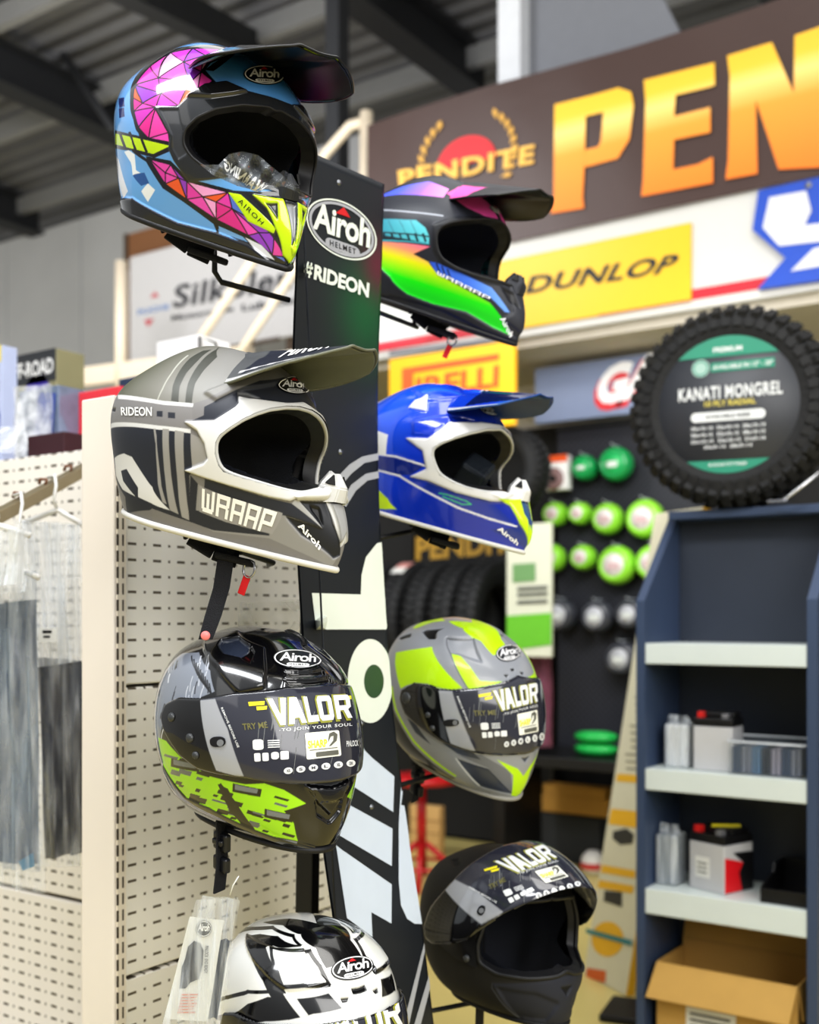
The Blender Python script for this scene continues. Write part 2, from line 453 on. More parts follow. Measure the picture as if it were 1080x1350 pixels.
# ------------------------------------------------------------------ common helmet pieces
BLACKCLOTH = lambda: mat('lining_cloth', (46,48,56), .9, spec=.2, bump=.3, bscale=400)
RUBBER = lambda: mat('black_rubber', (22,22,25), .55)
GLOSSBLK = lambda: mat('gloss_black', (12,12,14), .12, spec=.6)
WHITEINK = lambda: mat('white_ink', (238,238,236), .4)
REDINK = lambda: mat('red_ink', (200,35,40), .4)
def scaled_loop(P, k, c=np.array([0., 0., 0.])): return c+(P-c)*k
def strip(name, A, B, m, parent, mid=None):
    rows_ = [A, B] if mid is None else [A, mid, B]
    n = len(A); V = np.vstack(rows_); f = []
    for r in range(len(rows_)-1):
        for k in range(n): j = (k+1) % n; f.append((r*n+k, r*n+j, (r+1)*n+j, (r+1)*n+k))
    return mesh_obj(name, V, f, m, parent, True)
def lining(s, root, hole, k=.84, cloth=None):
    cloth = cloth or BLACKCLOTH()
    s2 = Shell.__new__(Shell); s2.__dict__.update(s.__dict__)
    na, nt = 260, 170
    s2.a = np.linspace(-PI, PI, na, endpoint=False); s2.t = np.linspace(0, 1, nt); s2.A, s2.T = np.meshgrid(s2.a, s2.t)
    P = loft_eval(s.rows, s2.A, s2.T)
    # padded cheeks: two cushions pushed inwards on each side
    SA = np.abs(s2.A)
    pad = np.exp(-((SA-1.35)/.55)**4)*np.exp(-((s2.T-.25)/.2)**4)
    kk = k-.13*pad-.05*np.exp(-((SA-2.6)/.7)**4)*np.exp(-((s2.T-.45)/.25)**4)
    s2.H = np.zeros(s2.A.shape); s2.C = np.zeros(s2.A.shape+(3,))
    return s2.build('inner_lining', cloth, root, hole=hole, Pset=P*kk[..., None], color=False, flip=True)
def port(s, root, hole, trim_m, trim_r=.0035, reveal_m=None, k=.84, off=.0):
    L = s.loop3(hole, n=200); A = s.surf(L[:, 0], L[:, 1], off)
    MB().tube([tuple(p) for p in s.surf(L[:, 0], L[:, 1], off-.0005)], trim_r, 8, closed=True).build('port_gasket', trim_m, root, True)
    strip('port_lip', A, s.surf(L[:, 0], L[:, 1])*k, reveal_m or RUBBER(), root)
def hem(s, root, m, r=.0045, name='bottom_trim', k=.84):
    a = np.linspace(-PI, PI, 160, endpoint=False)
    A = s.surf(a, np.zeros(160), 0.)
    MB().tube([tuple(p) for p in s.surf(a, np.full(160, .004), .0008)], r, 8, closed=True).build(name, m, root, True)
    A2 = A*.92; A2[:, 2] -= .006
    strip('neck_roll', A, A*k, BLACKCLOTH(), root, A2)
def badge2d():
    """oval maker's badge: outer ring, field, bar and lettering parts in the unit box"""
    return None
def logo_parts():
    word = text2d('Airoh', bold=.022, shear=.12, spacing=.9)
    small = text2d('HELMET', bold=.01, spacing=1.35)
    return word, small
LOGO = {}
def logo():
    if not LOGO:
        LOGO['word'], LOGO['small'] = logo_parts()
        LOGO['field'] = polys2d([ell(.5, .5, .5, .5, 48)])
        LOGO['ring'] = ring2d(ell(.5, .5, .475, .46, 48), ell(.5, .5, .445, .415, 48))
        LOGO['wordp'] = place2d(LOGO['word'], .13, .36, .87, .80)
        LOGO['bar'] = polys2d([rrect(.27, .12, .73, .29, .08)])
        LOGO['smallp'] = place2d(LOGO['small'], .33, .16, .67, .25)
        LOGO['tri'] = polys2d([[(.40, .76), (.60, .76), (.52, .90)]])
    return LOGO
def badge(s, root, quad, bvh, field=(14,14,16), ring=(235,235,235), word=(240,240,240), bar=(235,235,235), tri=True, lim=6., z=.0012):
    g = logo()
    b = s.decal('brow_badge', g['field'], quad, mat('badge_%d_%d_%d' % field, field, .3), root, bvh, z, lim)
    if b is None: return
    b['label'] = 'oval maker badge with lettering'
    s.decal('badge_ring', g['ring'], quad, mat('ink_%d_%d_%d' % ring, ring, .35), b, bvh, z+.0005, lim)
    s.decal('badge_lettering', g['wordp'], quad, mat('ink_%d_%d_%d' % word, word, .35), b, bvh, z+.0006, lim)
    s.decal('badge_bar', g['bar'], quad, mat('ink_%d_%d_%d' % bar, bar, .35), b, bvh, z+.0005, lim)
    s.decal('badge_bar_lettering', g['smallp'], quad, mat('badge_%d_%d_%d' % field, field, .3), b, bvh, z+.0009, lim)
    if tri: s.decal('badge_triangle', g['tri'], quad, REDINK(), b, bvh, z+.0007, lim)
    return b
def peak(s, root, pm, um, xt=.21, zt=.155, back=.065, drop=.040, colors=None, z0=.126, wid=.095, twist=0., roll=0.):
    nu, nv = 50, 81
    u, v = np.meshgrid(np.linspace(0, 1, nu), np.linspace(-1, 1, nv), indexing='ij')
    x0 = .012+.03*v**2; x1 = xt-back*np.abs(v)**2.3
    x = x0+(x1-x0)*u
    y = v*(wid+.024*np.sin(PI*u*.62)-.012*u**3)
    z = z0+(zt-z0)*(u**1.25) - drop*np.abs(v)**1.8*(1-.12*u)
    z += .006*np.exp(-((np.abs(v)-.30)/.07)**2)*np.clip(u*4, 0, 1)*(1-u*.7)          # two pressed ridges
    z -= .005*np.exp(-(v/.2)**2)*np.clip(u*3, 0, 1)
    P = np.stack([x, y, z], -1)
    o_ = np.array([.05, 0, .115]); Rm = np.array((Matrix.Rotation(R(twist), 3, 'Z') @ Matrix.Rotation(R(roll), 3, 'X')))
    P = (P-o_) @ Rm.T+o_
    c = None
    if colors is not None:
        c = np.zeros((nu*nv, 3)); c[:] = lin(colors[0])
        U = u.ravel(); Vv = v.ravel()
        for col, poly in colors[1:]:
            k = inside(poly, Vv, U); c[k] = lin(col)
    n = np.cross(np.gradient(P, axis=0), np.gradient(P, axis=1)); n /= np.linalg.norm(n, axis=2, keepdims=True)+1e-9
    o = sheet('peak', P, pm, root, .0022, np.vstack([c, c]) if c is not None else None)
    sheet('peak_underside', (P-n*.0026)[1:-1, 1:-1], um, o, .0008)
    rim = [tuple(p-nn*.001) for p, nn in zip(np.vstack([P[:, 0], P[-1, 1:], P[-2::-1, -1]]), np.vstack([n[:, 0], n[-1, 1:], n[-2::-1, -1]]))]
    MB().tube(rim, .0018, 6).build('peak_edge', pm if colors is None else um, o, True)
    # side fixing screws
    return o

def mouth_vent(s, root, col, dark, apex=(.176, .0, .012)):
    """raised wedge over the mouth opening, with a hole on each side"""
    mk = MB(); c = s.surf([0.], [.33])[0]
    base = [(apex[0]-.020, .0), (apex[0]-.002, .025), (apex[0]+.020, .012), (apex[0]+.024, 0), (apex[0]+.020, -.012), (apex[0]-.002, -.025)]
    zb = -.034; bm = mk.bm
    lo = [bm.verts.new((x, y*1.12, zb-(.006 if abs(y) > .02 else 0))) for x, y in base]
    mid = [bm.verts.new((x*.995+.001, y*.9, zb+.018)) for x, y in base]
    top = [bm.verts.new((apex[0]+(x-apex[0])*.35, y*.3, apex[2]-.010+(.010 if abs(y) < .01 else .004))) for x, y in base]
    for A, B in ((lo, mid), (mid, top)):
        for k in range(6): bm.faces.new((A[k], A[(k+1) % 6], B[(k+1) % 6], B[k]))
    bm.faces.new(top)
    bmesh.ops.bevel(bm, geom=bm.edges[:], offset=.0016, segments=2, affect='EDGES')
    o = mk.build('mouth_vent', mat('vent_%d_%d_%d' % col, col, .4), root)
    for sg in (-1, 1):
        q = MB(); q.prism([(apex[0]+.003, sg*.0170, zb+.020), (apex[0]+.014, sg*.0120, zb+.020), (apex[0]+.008, sg*.0095, zb+.032)], (0, sg*.0032, .0006))
        q.build('vent_hole', mat('vent_dark', (14,14,16), .7), o)
    return o
def strap_set(s, root, side=-1, tail=None, tab=True):
    """chin strap with D-rings and the red pull tab under the helmet"""
    web = mat('webbing', (24,25,32), .8, bump=.5, bscale=700)
    def band(c, w): return [(Vector(q)+Vector((0, 0, 0)), w) for q in c]
    q = MB()
    for pts, w_ in (([(.035, side*.085, -.095), (.035, side*.072, -.122), (.06, side*.05, -.134), (.085, side*.03, -.138)], .026), ([(.02, -side*.08, -.095), (.03, -side*.055, -.118), (.045, -side*.02, -.128)], .026)):
        if w_ == .026 and pts[0][1]*side < 0: q2 = q; q = MB()
        for A, B in zip(pts[:-1], pts[1:]): q.bar(A, B, w_, .0045, Vector((1, 0, .2)), .0012)
        if w_ == .026 and pts[0][1]*side < 0: q.build('chin_strap', web, root); q = q2
    q.box((.085, side*.036, -.139), (.05, .034, .009), Euler((.15*side, 0, -.5*side)).to_matrix(), .003)
    o = q.build('chin_strap', web, root)
    if tab:
        p = Vector((.108, side*.035, -.137))
        q = MB(); c = [p+Vector((.009*math.cos(a), .001, -.009+.011*math.sin(a))) for a in np.linspace(0, 2*PI, 16, endpoint=False)]
        q.tube(c, .0011, 6, closed=True); q.tube([k+Vector((.004, -.004, .001)) for k in c], .0011, 6, closed=True)
        q.build('d_ring', mat('steel', (185,185,188), .25, 1.), o)
        MB().box(p+Vector((0, -.001, -.030)), (.010, .0025, .026), Euler((.0, .12, .2)).to_matrix(), .0008).build('pull_tab', mat('red_webbing', (205,25,35), .6), o)
    return o

def block2d(word):
    """squared block capitals in the unit box"""
    G = {'R': [(0,0,.24,1),(.24,.8,1,1),(.76,.5,1,.8),(.24,.42,.92,.58),(.76,0,1,.42)], 'A': [(0,0,.24,1),(.24,.8,.76,1),(.76,0,1,1),(.24,.34,.76,.50)],
         'P': [(0,0,.24,1),(.24,.8,1,1),(.76,.34,1,.8),(.24,.34,.76,.50)], 'W': [(0,.12,.22,1),(.08,0,.92,.2),(.39,.2,.61,.85),(.78,.12,1,1)]}
    n = len(word); o = []
    for k, c in enumerate(word):
        x0 = k/n+.01; w = 1/n-.03
        for a, b, d, e in G[c]: o.append([(x0+w*a, b), (x0+w*d, b), (x0+w*d, e), (x0+w*a, e)])
    return polys2d(o)
# ------------------------------------------------------------------ the grey motocross helmet, left column, second from top
def helmet_gray():
    s = Shell(MX_ROWS, (-.2477, 1.5074, .233), -28.63, 15.83, .23)
    root = thing('motocross_helmet', 'matte grey motocross helmet with tartan stripes and white trim, left of the black stand', 'helmet', s.M, 'motocross helmets on the stand')
    Z = zoom(130, 430, 2.842)
    s.fill((122,120,120))
    hole = s.hole(Z((750,306),(700,304),(640,312),(590,328),(540,350),(490,382),(455,408),(440,435),(440,480),(452,520),(470,543),(520,562),(580,580),(640,598),(700,615),(760,625),(822,610)))
    D = (43,46,56); LG = (150,148,146); WH = (212,212,212)
    s.grad([(98,99,84),(122,120,112),(132,131,128)], Z((70,262),(240,290),(350,292),(440,262),(500,230),(560,180),(560,60),(300,60),(150,150)), Z((100,230))[0], Z((480,120))[0])  # greenish reflection on the grey crown, painted into the colour run
    DO = (66,67,60)
    for p in ([(345,118),(392,92),(425,88),(372,130),(330,175),(305,225),(300,285),(272,280),(278,225),(305,165)], [(440,88),(490,80),(445,115),(395,165),(362,215),(350,288),(325,286),(335,215),(370,150)]): s.paint(DO, Z(*p))
    s.line((170,170,160), Z((335,110),(275,175),(240,235),(222,275)), 1.6)
    s.paint(D, Z((48,385),(130,378),(205,384),(345,402),(362,440),(368,520),(340,560),(348,735),(225,692),(100,640),(60,540)))
    s.paint((126,124,124), Z((60,282),(240,294),(350,302),(352,345),(345,385),(130,362),(50,368)))
    s.paint(WH, Z((72,258),(240,280),(355,290),(353,303),(240,294),(74,273)))
    s.paint(WH, Z((46,366),(130,362),(345,386),(345,401),(130,377),(46,384)))
    for p in ([(218,318),(240,318),(240,340),(218,338)], [(260,322),(287,324),(287,346),(260,344)]): s.paint(D, Z(*p))
    for p in ([(206,384),(213,384),(236,600),(256,668),(240,660),(222,590)], [(240,384),(264,386),(272,560),(300,705),(268,690),(246,540)], [(286,390),(320,396),(322,560),(345,730),(312,715),(292,540)]): s.paint(LG, Z(*p))
    s.paint(LG, Z((345,402),(392,425),(408,470),(402,512),(352,538)))
    # dark field round the eye port
    s.paint(D, Z((350,354),(394,334),(396,302),(440,280),(520,240),(600,212),(690,198),(770,255),(822,310),(790,325),(700,292),(600,280),(520,300),(440,350)), h=0)
    s.paint((92,92,94), Z((520,246),(560,252),(610,272),(540,278),(522,282)), h=-.002)
    # side panels under the eye port
    s.paint((140,139,138), Z((365,588),(470,640),(700,690),(760,740),(850,800),(895,868),(870,905),(740,840),(640,795),(430,770),(365,735)))
    s.paint(D, Z((398,570),(470,592),(620,640),(722,664),(840,760),(735,722),(560,668),(395,612)))
    s.paint(D, Z((344,558),(372,590),(365,690),(640,738),(640,785),(430,765),(340,732)))
    s.paint((150,148,148), Z((378,598),(480,640),(690,700),(650,780),(480,735),(378,695)))
    s.paint(D, Z((100,640),(130,640),(212,668),(190,690),(108,705)))
    # white winged mark at the back
    s.paint(WH, Z((60,495),(95,477),(125,490),(190,590),(268,690),(228,678),(148,640),(148,605),(105,535),(84,542),(92,580),(138,638),(90,612),(66,560)))
    # white frame of the eye port, raised
    fr = Z((322,358),(432,356),(512,305),(524,292),(524,262),(590,276),(700,290),(765,286),(840,315),(880,575),(870,592),(850,650),(742,645),(715,655),(640,640),(470,590),(395,566),(322,540),(395,514),(410,495),(398,440),(370,392))
    s.paint(WH, fr, h=.004, k=3)
    # chin: mouth vent surround and front strip
    s.paint((196,196,196), Z((740,650),(850,650),(905,640),(925,700),(905,830),(895,800),(850,655)))
    s.paint((168,168,168), Z((735,650),(755,655),(840,758),(725,665)))
    s.paint((30,32,38), Z((752,655),(852,656),(880,740),(905,860),(880,872),(760,785),(716,735),(700,712),(840,758)), h=-.002)
    s.paint((24,24,26), Z((795,672),(830,680),(840,748),(800,690)), h=-.003)
    s.paint((150,150,150), Z((868,668),(902,640),(916,700),(904,815)), h=.004)
    s.paint(WH, Z((735,640),(830,576),(872,596),(858,652),(745,652)), h=.006)
    s.paint((20,20,22), Z((815,612),(836,598),(830,616)), h=-.004, k=1)
    s.paint((20,20,22), Z((50,305),(64,308),(62,320),(50,318)), h=-.002, k=1)
    s.bump(Z((395,250),(520,200),(640,160),(700,200),(520,240),(440,280)), .004, 6)
    sh = s.build('shell', paint_mat('matte_paint', .42, spec=.45), root, hole=hole)
    port(s, root, hole, mat('white_gasket', (190,190,188), .5), .0028)
    lining(s, root, hole); hem(s, root, mat('white_rubber', (205,203,198), .55), .0042)
    bv = world_bvh([sh])
    inkw = WHITEINK()
    s.decal('side_lettering', block2d('WRAAP'), Z((386,606),(676,698),(645,782),(384,690)), inkw, root, bv, lim=6)
    s.decal('rear_lettering', text2d('RIDEON', bold=.02), Z((86,304),(202,304),(202,338),(88,335)), inkw, root, bv, lim=6)
    s.decal('chin_lettering', text2d('Airoh', bold=.03), Z((757,730),(838,818),(826,840),(745,750)), inkw, root, bv, lim=5)
    badge(s, root, Z((668,190),(790,190),(800,262),(668,250)), bv)
    mouth_vent(s, root, (205,205,203), (30,30,34), (.180,0,.004))
    strap_set(s, root, -1)
    pk = peak(s, root, paint_mat('matte_paint'), mat('grey_peak_underside', (108,110,96), .45),   .178, .165, back=.042, twist=6, roll=6, colors=[(84,86,88),
        ((38,42,54), [(-.92,.25),(-.3,.3),(-.25,1),(-.75,1)]), ((38,42,54), [(.92,.25),(.3,.3),(.25,1),(.75,1)]), ((205,205,205), [(-1.01,0),(-.95,0),(-.93,1.01),(-1.01,1.01)]), ((205,205,205), [(1.01,0),(.95,0),(.93,1.01),(1.01,1.01)]),
        ((200,200,200), [(-.86,.2),(-.82,.2),(-.72,.9),(-.76,.9)])])
    s.decal('peak_lettering', text2d('AIROH', bold=.03, shear=.3), [(392,449),(452,449),(436,459),(366,473)], inkw, pk, world_bvh([pk]), lim=4)
    return s, root
S_GRAY, H_GRAY = helmet_gray()
# ------------------------------------------------------------------ the other motocross helmets
def mosaic(s, outline, pts, pal, rnd, w=1.6, line=(18,14,30)):
    """faceted print: triangles of an irregular net, dark lines between them"""
    from mathutils.geometry import delaunay_2d_cdt
    n = len(outline); P = [Vector(p) for p in list(outline)+list(pts)]
    r = delaunay_2d_cdt(P, [(k, (k+1) % n) for k in range(n)], [], 1, 1e-4)
    V, fs = r[0], r[2]
    for f in fs: s.paint(rnd.choice(pal), [tuple(V[i]) for i in f])
    es = {tuple(sorted((f[i], f[(i+1) % len(f)]))) for f in fs for i in range(len(f))}
    for i, j in es: s.line(line, [tuple(V[i]), tuple(V[j])], w)
def helmet_colour():
    s = Shell(MX_ROWS, (-.27, 1.579, .6648), -44.2, 26.62, 4.2)
    root = thing('motocross_helmet', 'glossy blue motocross helmet with pink stained-glass facets, topmost left of the stand', 'helmet', s.M, 'motocross helmets on the stand')
    Z = zoom(130, 20, 2.842); rnd = random.Random(5)
    BL = (108,168,232); LM = (198,232,10); K = (20,20,26)
    s.fill(BL)
    hole = s.hole(Z((705,372),(640,342),(540,334),(440,350),(365,384),(322,430),(316,480),(345,530),(400,572),(480,602),(560,622),(640,634),(705,640)))
    pal = [(226,62,178),(206,54,190),(236,80,190),(150,60,200),(236,96,48),(222,40,150),(246,170,226),(214,60,200),(228,70,170)]
    s.paint(K, Z((118,310),(126,255),(190,180),(270,132),(350,115),(480,118),(482,150),(420,180),(400,205),(440,250),(380,295),(300,355),(225,350),(275,440),(275,500),(180,478),(140,430),(120,360)))
    mosaic(s, Z((130,310),(138,262),(195,190),(272,140),(355,124),(465,128),(412,172),(385,212),(428,246),(372,288),(300,340),(215,345),(262,440),(266,476),(188,462),(150,420),(132,360)),
           Z((235,292),(225,235),(320,175),(165,330),(345,250),(400,150)), pal, rnd)
    s.paint(K, Z((62,432),(150,452),(290,480),(268,510),(210,535),(62,498)))
    s.paint(LM, Z((64,444),(150,462),(268,490),(205,520),(62,484)))
    for x in (92, 128, 166): s.line(K, Z((x-12,440),(x+14,512)), 3.4)
    for y in (312, 350): s.paint((24,40,110), Z((76,y),(96,y-4),(98,y+30),(78,y+36)))
    # lower mosaic band
    s.paint(K, Z((176,528),(270,545),(340,612),(500,655),(670,800),(735,960),(690,975),(560,865),(430,792),(320,720),(230,640)))
    mosaic(s, Z((192,540),(270,560),(330,622),(485,664),(655,815),(700,905),(712,946),(650,900),(560,825),(440,765),(330,690),(250,632)),
           Z((250,590),(390,680),(500,725),(600,815),(440,700),(300,610)), pal+[(40,150,170),(90,120,220)], rnd)
    s.paint(BL, Z((66,512),(130,506),(182,545),(245,645),(430,778),(440,806),(260,782),(100,700)))
    s.line(K, Z((130,506),(182,545),(245,645),(330,700),(430,775),(560,835)), 4)
    s.line(K, Z((430,770),(450,820)), 3)
    s.paint((235,240,248), Z((96,512),(112,506),(135,522),(140,580),(170,600),(128,600),(120,550)))
    s.paint((235,240,248), Z((160,660),(185,630),(212,655),(200,675),(185,700)))
    s.paint((40,90,160), Z((128,600),(172,590),(190,630),(160,640)))
    s.paint((225,228,240), Z((60,510),(75,540),(110,660),(95,690),(80,640)))
    s.paint((225,228,240), Z((548,832),(610,862),(660,918),(600,895)))
    s.paint((120,170,225), Z((450,790),(540,830),(560,850),(452,812)))
    # black band along the lower edge
    s.paint((30,32,40), Z((76,690),(130,684),(300,776),(440,812),(560,858),(640,920),(710,968),(690,985),(540,890),(420,850),(250,830),(80,760)), h=.003)
    # frame round the eye port
    fr = Z((206,344),(296,346),(335,306),(400,262),(470,250),(560,285),(680,316),(760,372),(800,450),(760,560),(745,640),(690,668),(620,652),(480,608),(340,625),(282,545),(262,500),(270,455),(240,395))
    s.paint((40,42,46), fr, h=.0012)
    s.paint((58,60,66), Z((226,352),(300,352),(318,440),(330,520),(300,540),(278,500),(276,450),(250,400)), h=-.002)
    s.paint((30,30,34), Z((330,306),(400,262),(480,252),(560,288),(500,300),(420,310)), h=.004)
    # brow
    s.grad([(36,92,140),(60,128,190),(98,160,225)], Z((400,205),(430,178),(500,150),(640,150),(700,190),(800,330),(775,400),(720,345),(640,305),(560,278),(450,245)), Z((560,165))[0], Z((600,290))[0])
    s.paint(K, Z((395,205),(470,150),(520,130),(470,180),(430,210)))
    # chin V
    s.paint((36,38,44), Z((480,655),(700,650),(800,700),(740,940),(700,940),(650,830)))
    s.paint(LM, Z((486,664),(532,672),(664,800),(656,818),(560,772)), h=.001)
    s.paint(LM, Z((576,672),(692,690),(722,860),(726,925),(710,938),(690,900),(664,800),(630,722)), h=.003)
    s.paint((40,42,46), Z((625,705),(670,705),(672,770)), h=-.003)
    s.paint((150,152,158), Z((704,705),(748,706),(738,800),(722,862)), h=-.003)
    s.paint(LM, Z((768,720),(800,726),(728,935),(712,938),(722,868),(748,780)), h=.003)
    sh = s.build('shell', paint_mat('gloss_paint', .16, coat=.8), root, hole=hole)
    port(s, root, hole, RUBBER(), .0022); lining(s, root, hole); hem(s, root, RUBBER(), .0045)
    mouth_vent(s, root, (38,40,44), (20,20,22), (.172,0,.0))
    strap_set(s, root, -1, tab=False)
    bv = world_bvh([sh])
    s.decal('chin_lettering', text2d('AIROH', spacing=1.25), Z((532,685),(622,775),(610,785),(522,700)), mat('dark_ink', (24,24,28), .5), root, bv, lim=5)
    badge(s, root, Z((540,190),(690,190),(700,268),(545,258)), bv)
    pk = peak(s, root, paint_mat('gloss_paint'), mat('black_peak_underside', (10,12,18), .3), .180, .150, back=.045, twist=2, roll=1, colors=[(20,22,28),
        ((120,180,225), [(-1.1,0),(-.3,0),(-.45,.5),(-1.1,.55)]), ((120,180,225), [(1.1,0),(.3,0),(.45,.5),(1.1,.55)]), ((225,225,230), [(-.9,.3),(-.5,.3),(-.4,.8),(-.8,.8)]), (LM, [(-.2,.9),(.35,.9),(.35,1.1),(-.2,1.1)]), ((226,62,178), [(-.4,0),(.4,0),(.2,.4),(-.2,.4)])])
    return s, root, hole
def helmet_blue():
    s = Shell(MX_ROWS, (.0494, 1.9977, .2864), -32.71, 16.88, -1.53, fine=False)
    root = thing('motocross_helmet', 'glossy royal blue motocross helmet with white eye frame and lime chin', 'helmet', s.M, 'motocross helmets on the stand')
    Z = zoom(480, 470, 3.857)
    B = (22,62,196); WH = (225,226,228); LM = (196,230,12)
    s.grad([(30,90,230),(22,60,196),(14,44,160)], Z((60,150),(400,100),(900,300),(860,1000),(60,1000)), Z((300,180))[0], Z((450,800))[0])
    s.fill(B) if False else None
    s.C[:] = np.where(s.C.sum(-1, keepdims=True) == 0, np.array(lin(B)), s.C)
    hole = s.hole(Z((690,368),(620,370),(540,388),(460,412),(390,440),(350,466),(345,500),(365,560),(385,600),(450,640),(530,672),(620,690),(690,690)))
    s.paint((16,40,130), Z((60,506),(150,512),(310,556),(240,602),(180,602),(60,570)))
    s.line(WH, Z((60,496),(160,508),(315,556)), 2.6)
    s.line(WH, Z((60,576),(180,606),(290,672),(480,770),(640,826),(780,866)), 2.6)
    s.paint(WH, Z((60,374),(122,398),(112,500),(60,500)))
    s.paint((18,48,150), Z((330,640),(470,700),(640,738),(770,855),(640,815),(480,755),(300,668)))
    s.line((60,190,120), Z((380,695),(420,702),(520,735),(545,752),(500,752),(400,712)), 1.4)
    s.paint(LM, Z((50,670),(80,684),(168,778),(50,775)))
    s.paint(WH, Z((225,262),(262,222),(328,203),(320,280)), h=.003)
    s.paint((14,40,140), Z((430,300),(520,310),(590,335),(450,340)), h=-.004)
    fr = Z((212,414),(325,418),(400,365),(430,340),(560,332),(640,342),(760,360),(760,700),(690,738),(640,735),(470,692),(330,632),(232,610),(318,570),(300,480))
    s.paint((214,214,216), fr, h=.004)
    s.paint(WH, Z((650,702),(760,640),(820,690),(800,735),(690,725)), h=.003)
    s.paint((14,46,130), Z((770,735),(830,735),(860,760),(850,990),(825,1000),(640,880),(780,866)))
    s.paint(LM, Z((676,724),(792,728),(812,800),(838,960),(822,985),(790,850),(740,760)), h=.003)
    s.paint((60,62,40), Z((722,742),(768,784),(745,764)), h=-.002)
    s.paint((20,74,120), Z((795,735),(832,740),(836,860),(828,930)))
    s.paint(LM, Z((838,745),(856,750),(850,930),(838,975)))
    s.bump(Z((250,170),(420,150),(620,160),(520,210),(330,230)), .004, 5)
    s.bump(Z((250,330),(420,300),(560,330),(400,360),(330,410),(250,400)), .003, 5)
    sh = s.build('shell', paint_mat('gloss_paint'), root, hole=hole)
    port(s, root, hole, mat('white_gasket', (190,190,188), .5), .003); lining(s, root, hole); hem(s, root, mat('white_rubber', (205,203,198), .55), .004)
    mouth_vent(s, root, (218,218,216), (30,30,34), (.174,0,.004))
    strap_set(s, root, -1, tab=False)
    bv = world_bvh([sh])
    s.decal('chin_lettering', text2d('Airoh', bold=.03), Z((690,860),(790,940),(778,962),(676,880)), WHITEINK(), root, bv, lim=5)
    badge(s, root, Z((588,240),(668,250),(690,312),(592,290)), bv)
    pk = peak(s, root, paint_mat('gloss_paint'), mat('blue_peak_underside', (14,62,124), .35), .174, .150, back=.042, twist=7, roll=5, colors=[(26,70,205),
        ((14,30,90), [(-.92,.35),(-.3,.35),(-.25,1),(-.75,1)]), (WH, [(-1.01,0),(-.95,0),(-.93,1.01),(-1.01,1.01)]), (WH, [(1.01,0),(.95,0),(.93,1.01),(1.01,1.01)])])
    s.decal('peak_lettering', text2d('AIROH', bold=.03, shear=.3), [(648,504),(690,504),(672,512),(632,518)], WHITEINK(), pk, world_bvh([pk]), lim=4)
    # accessory bag left inside
    q = MB().box((.07, .02, -.015), (.05, .06, .055), Euler((.5, .3, .4)).to_matrix(), .006).build('accessory_pouch', mat('dark_pouch', (32,38,46), .5, bump=.4), root)
    return s, root
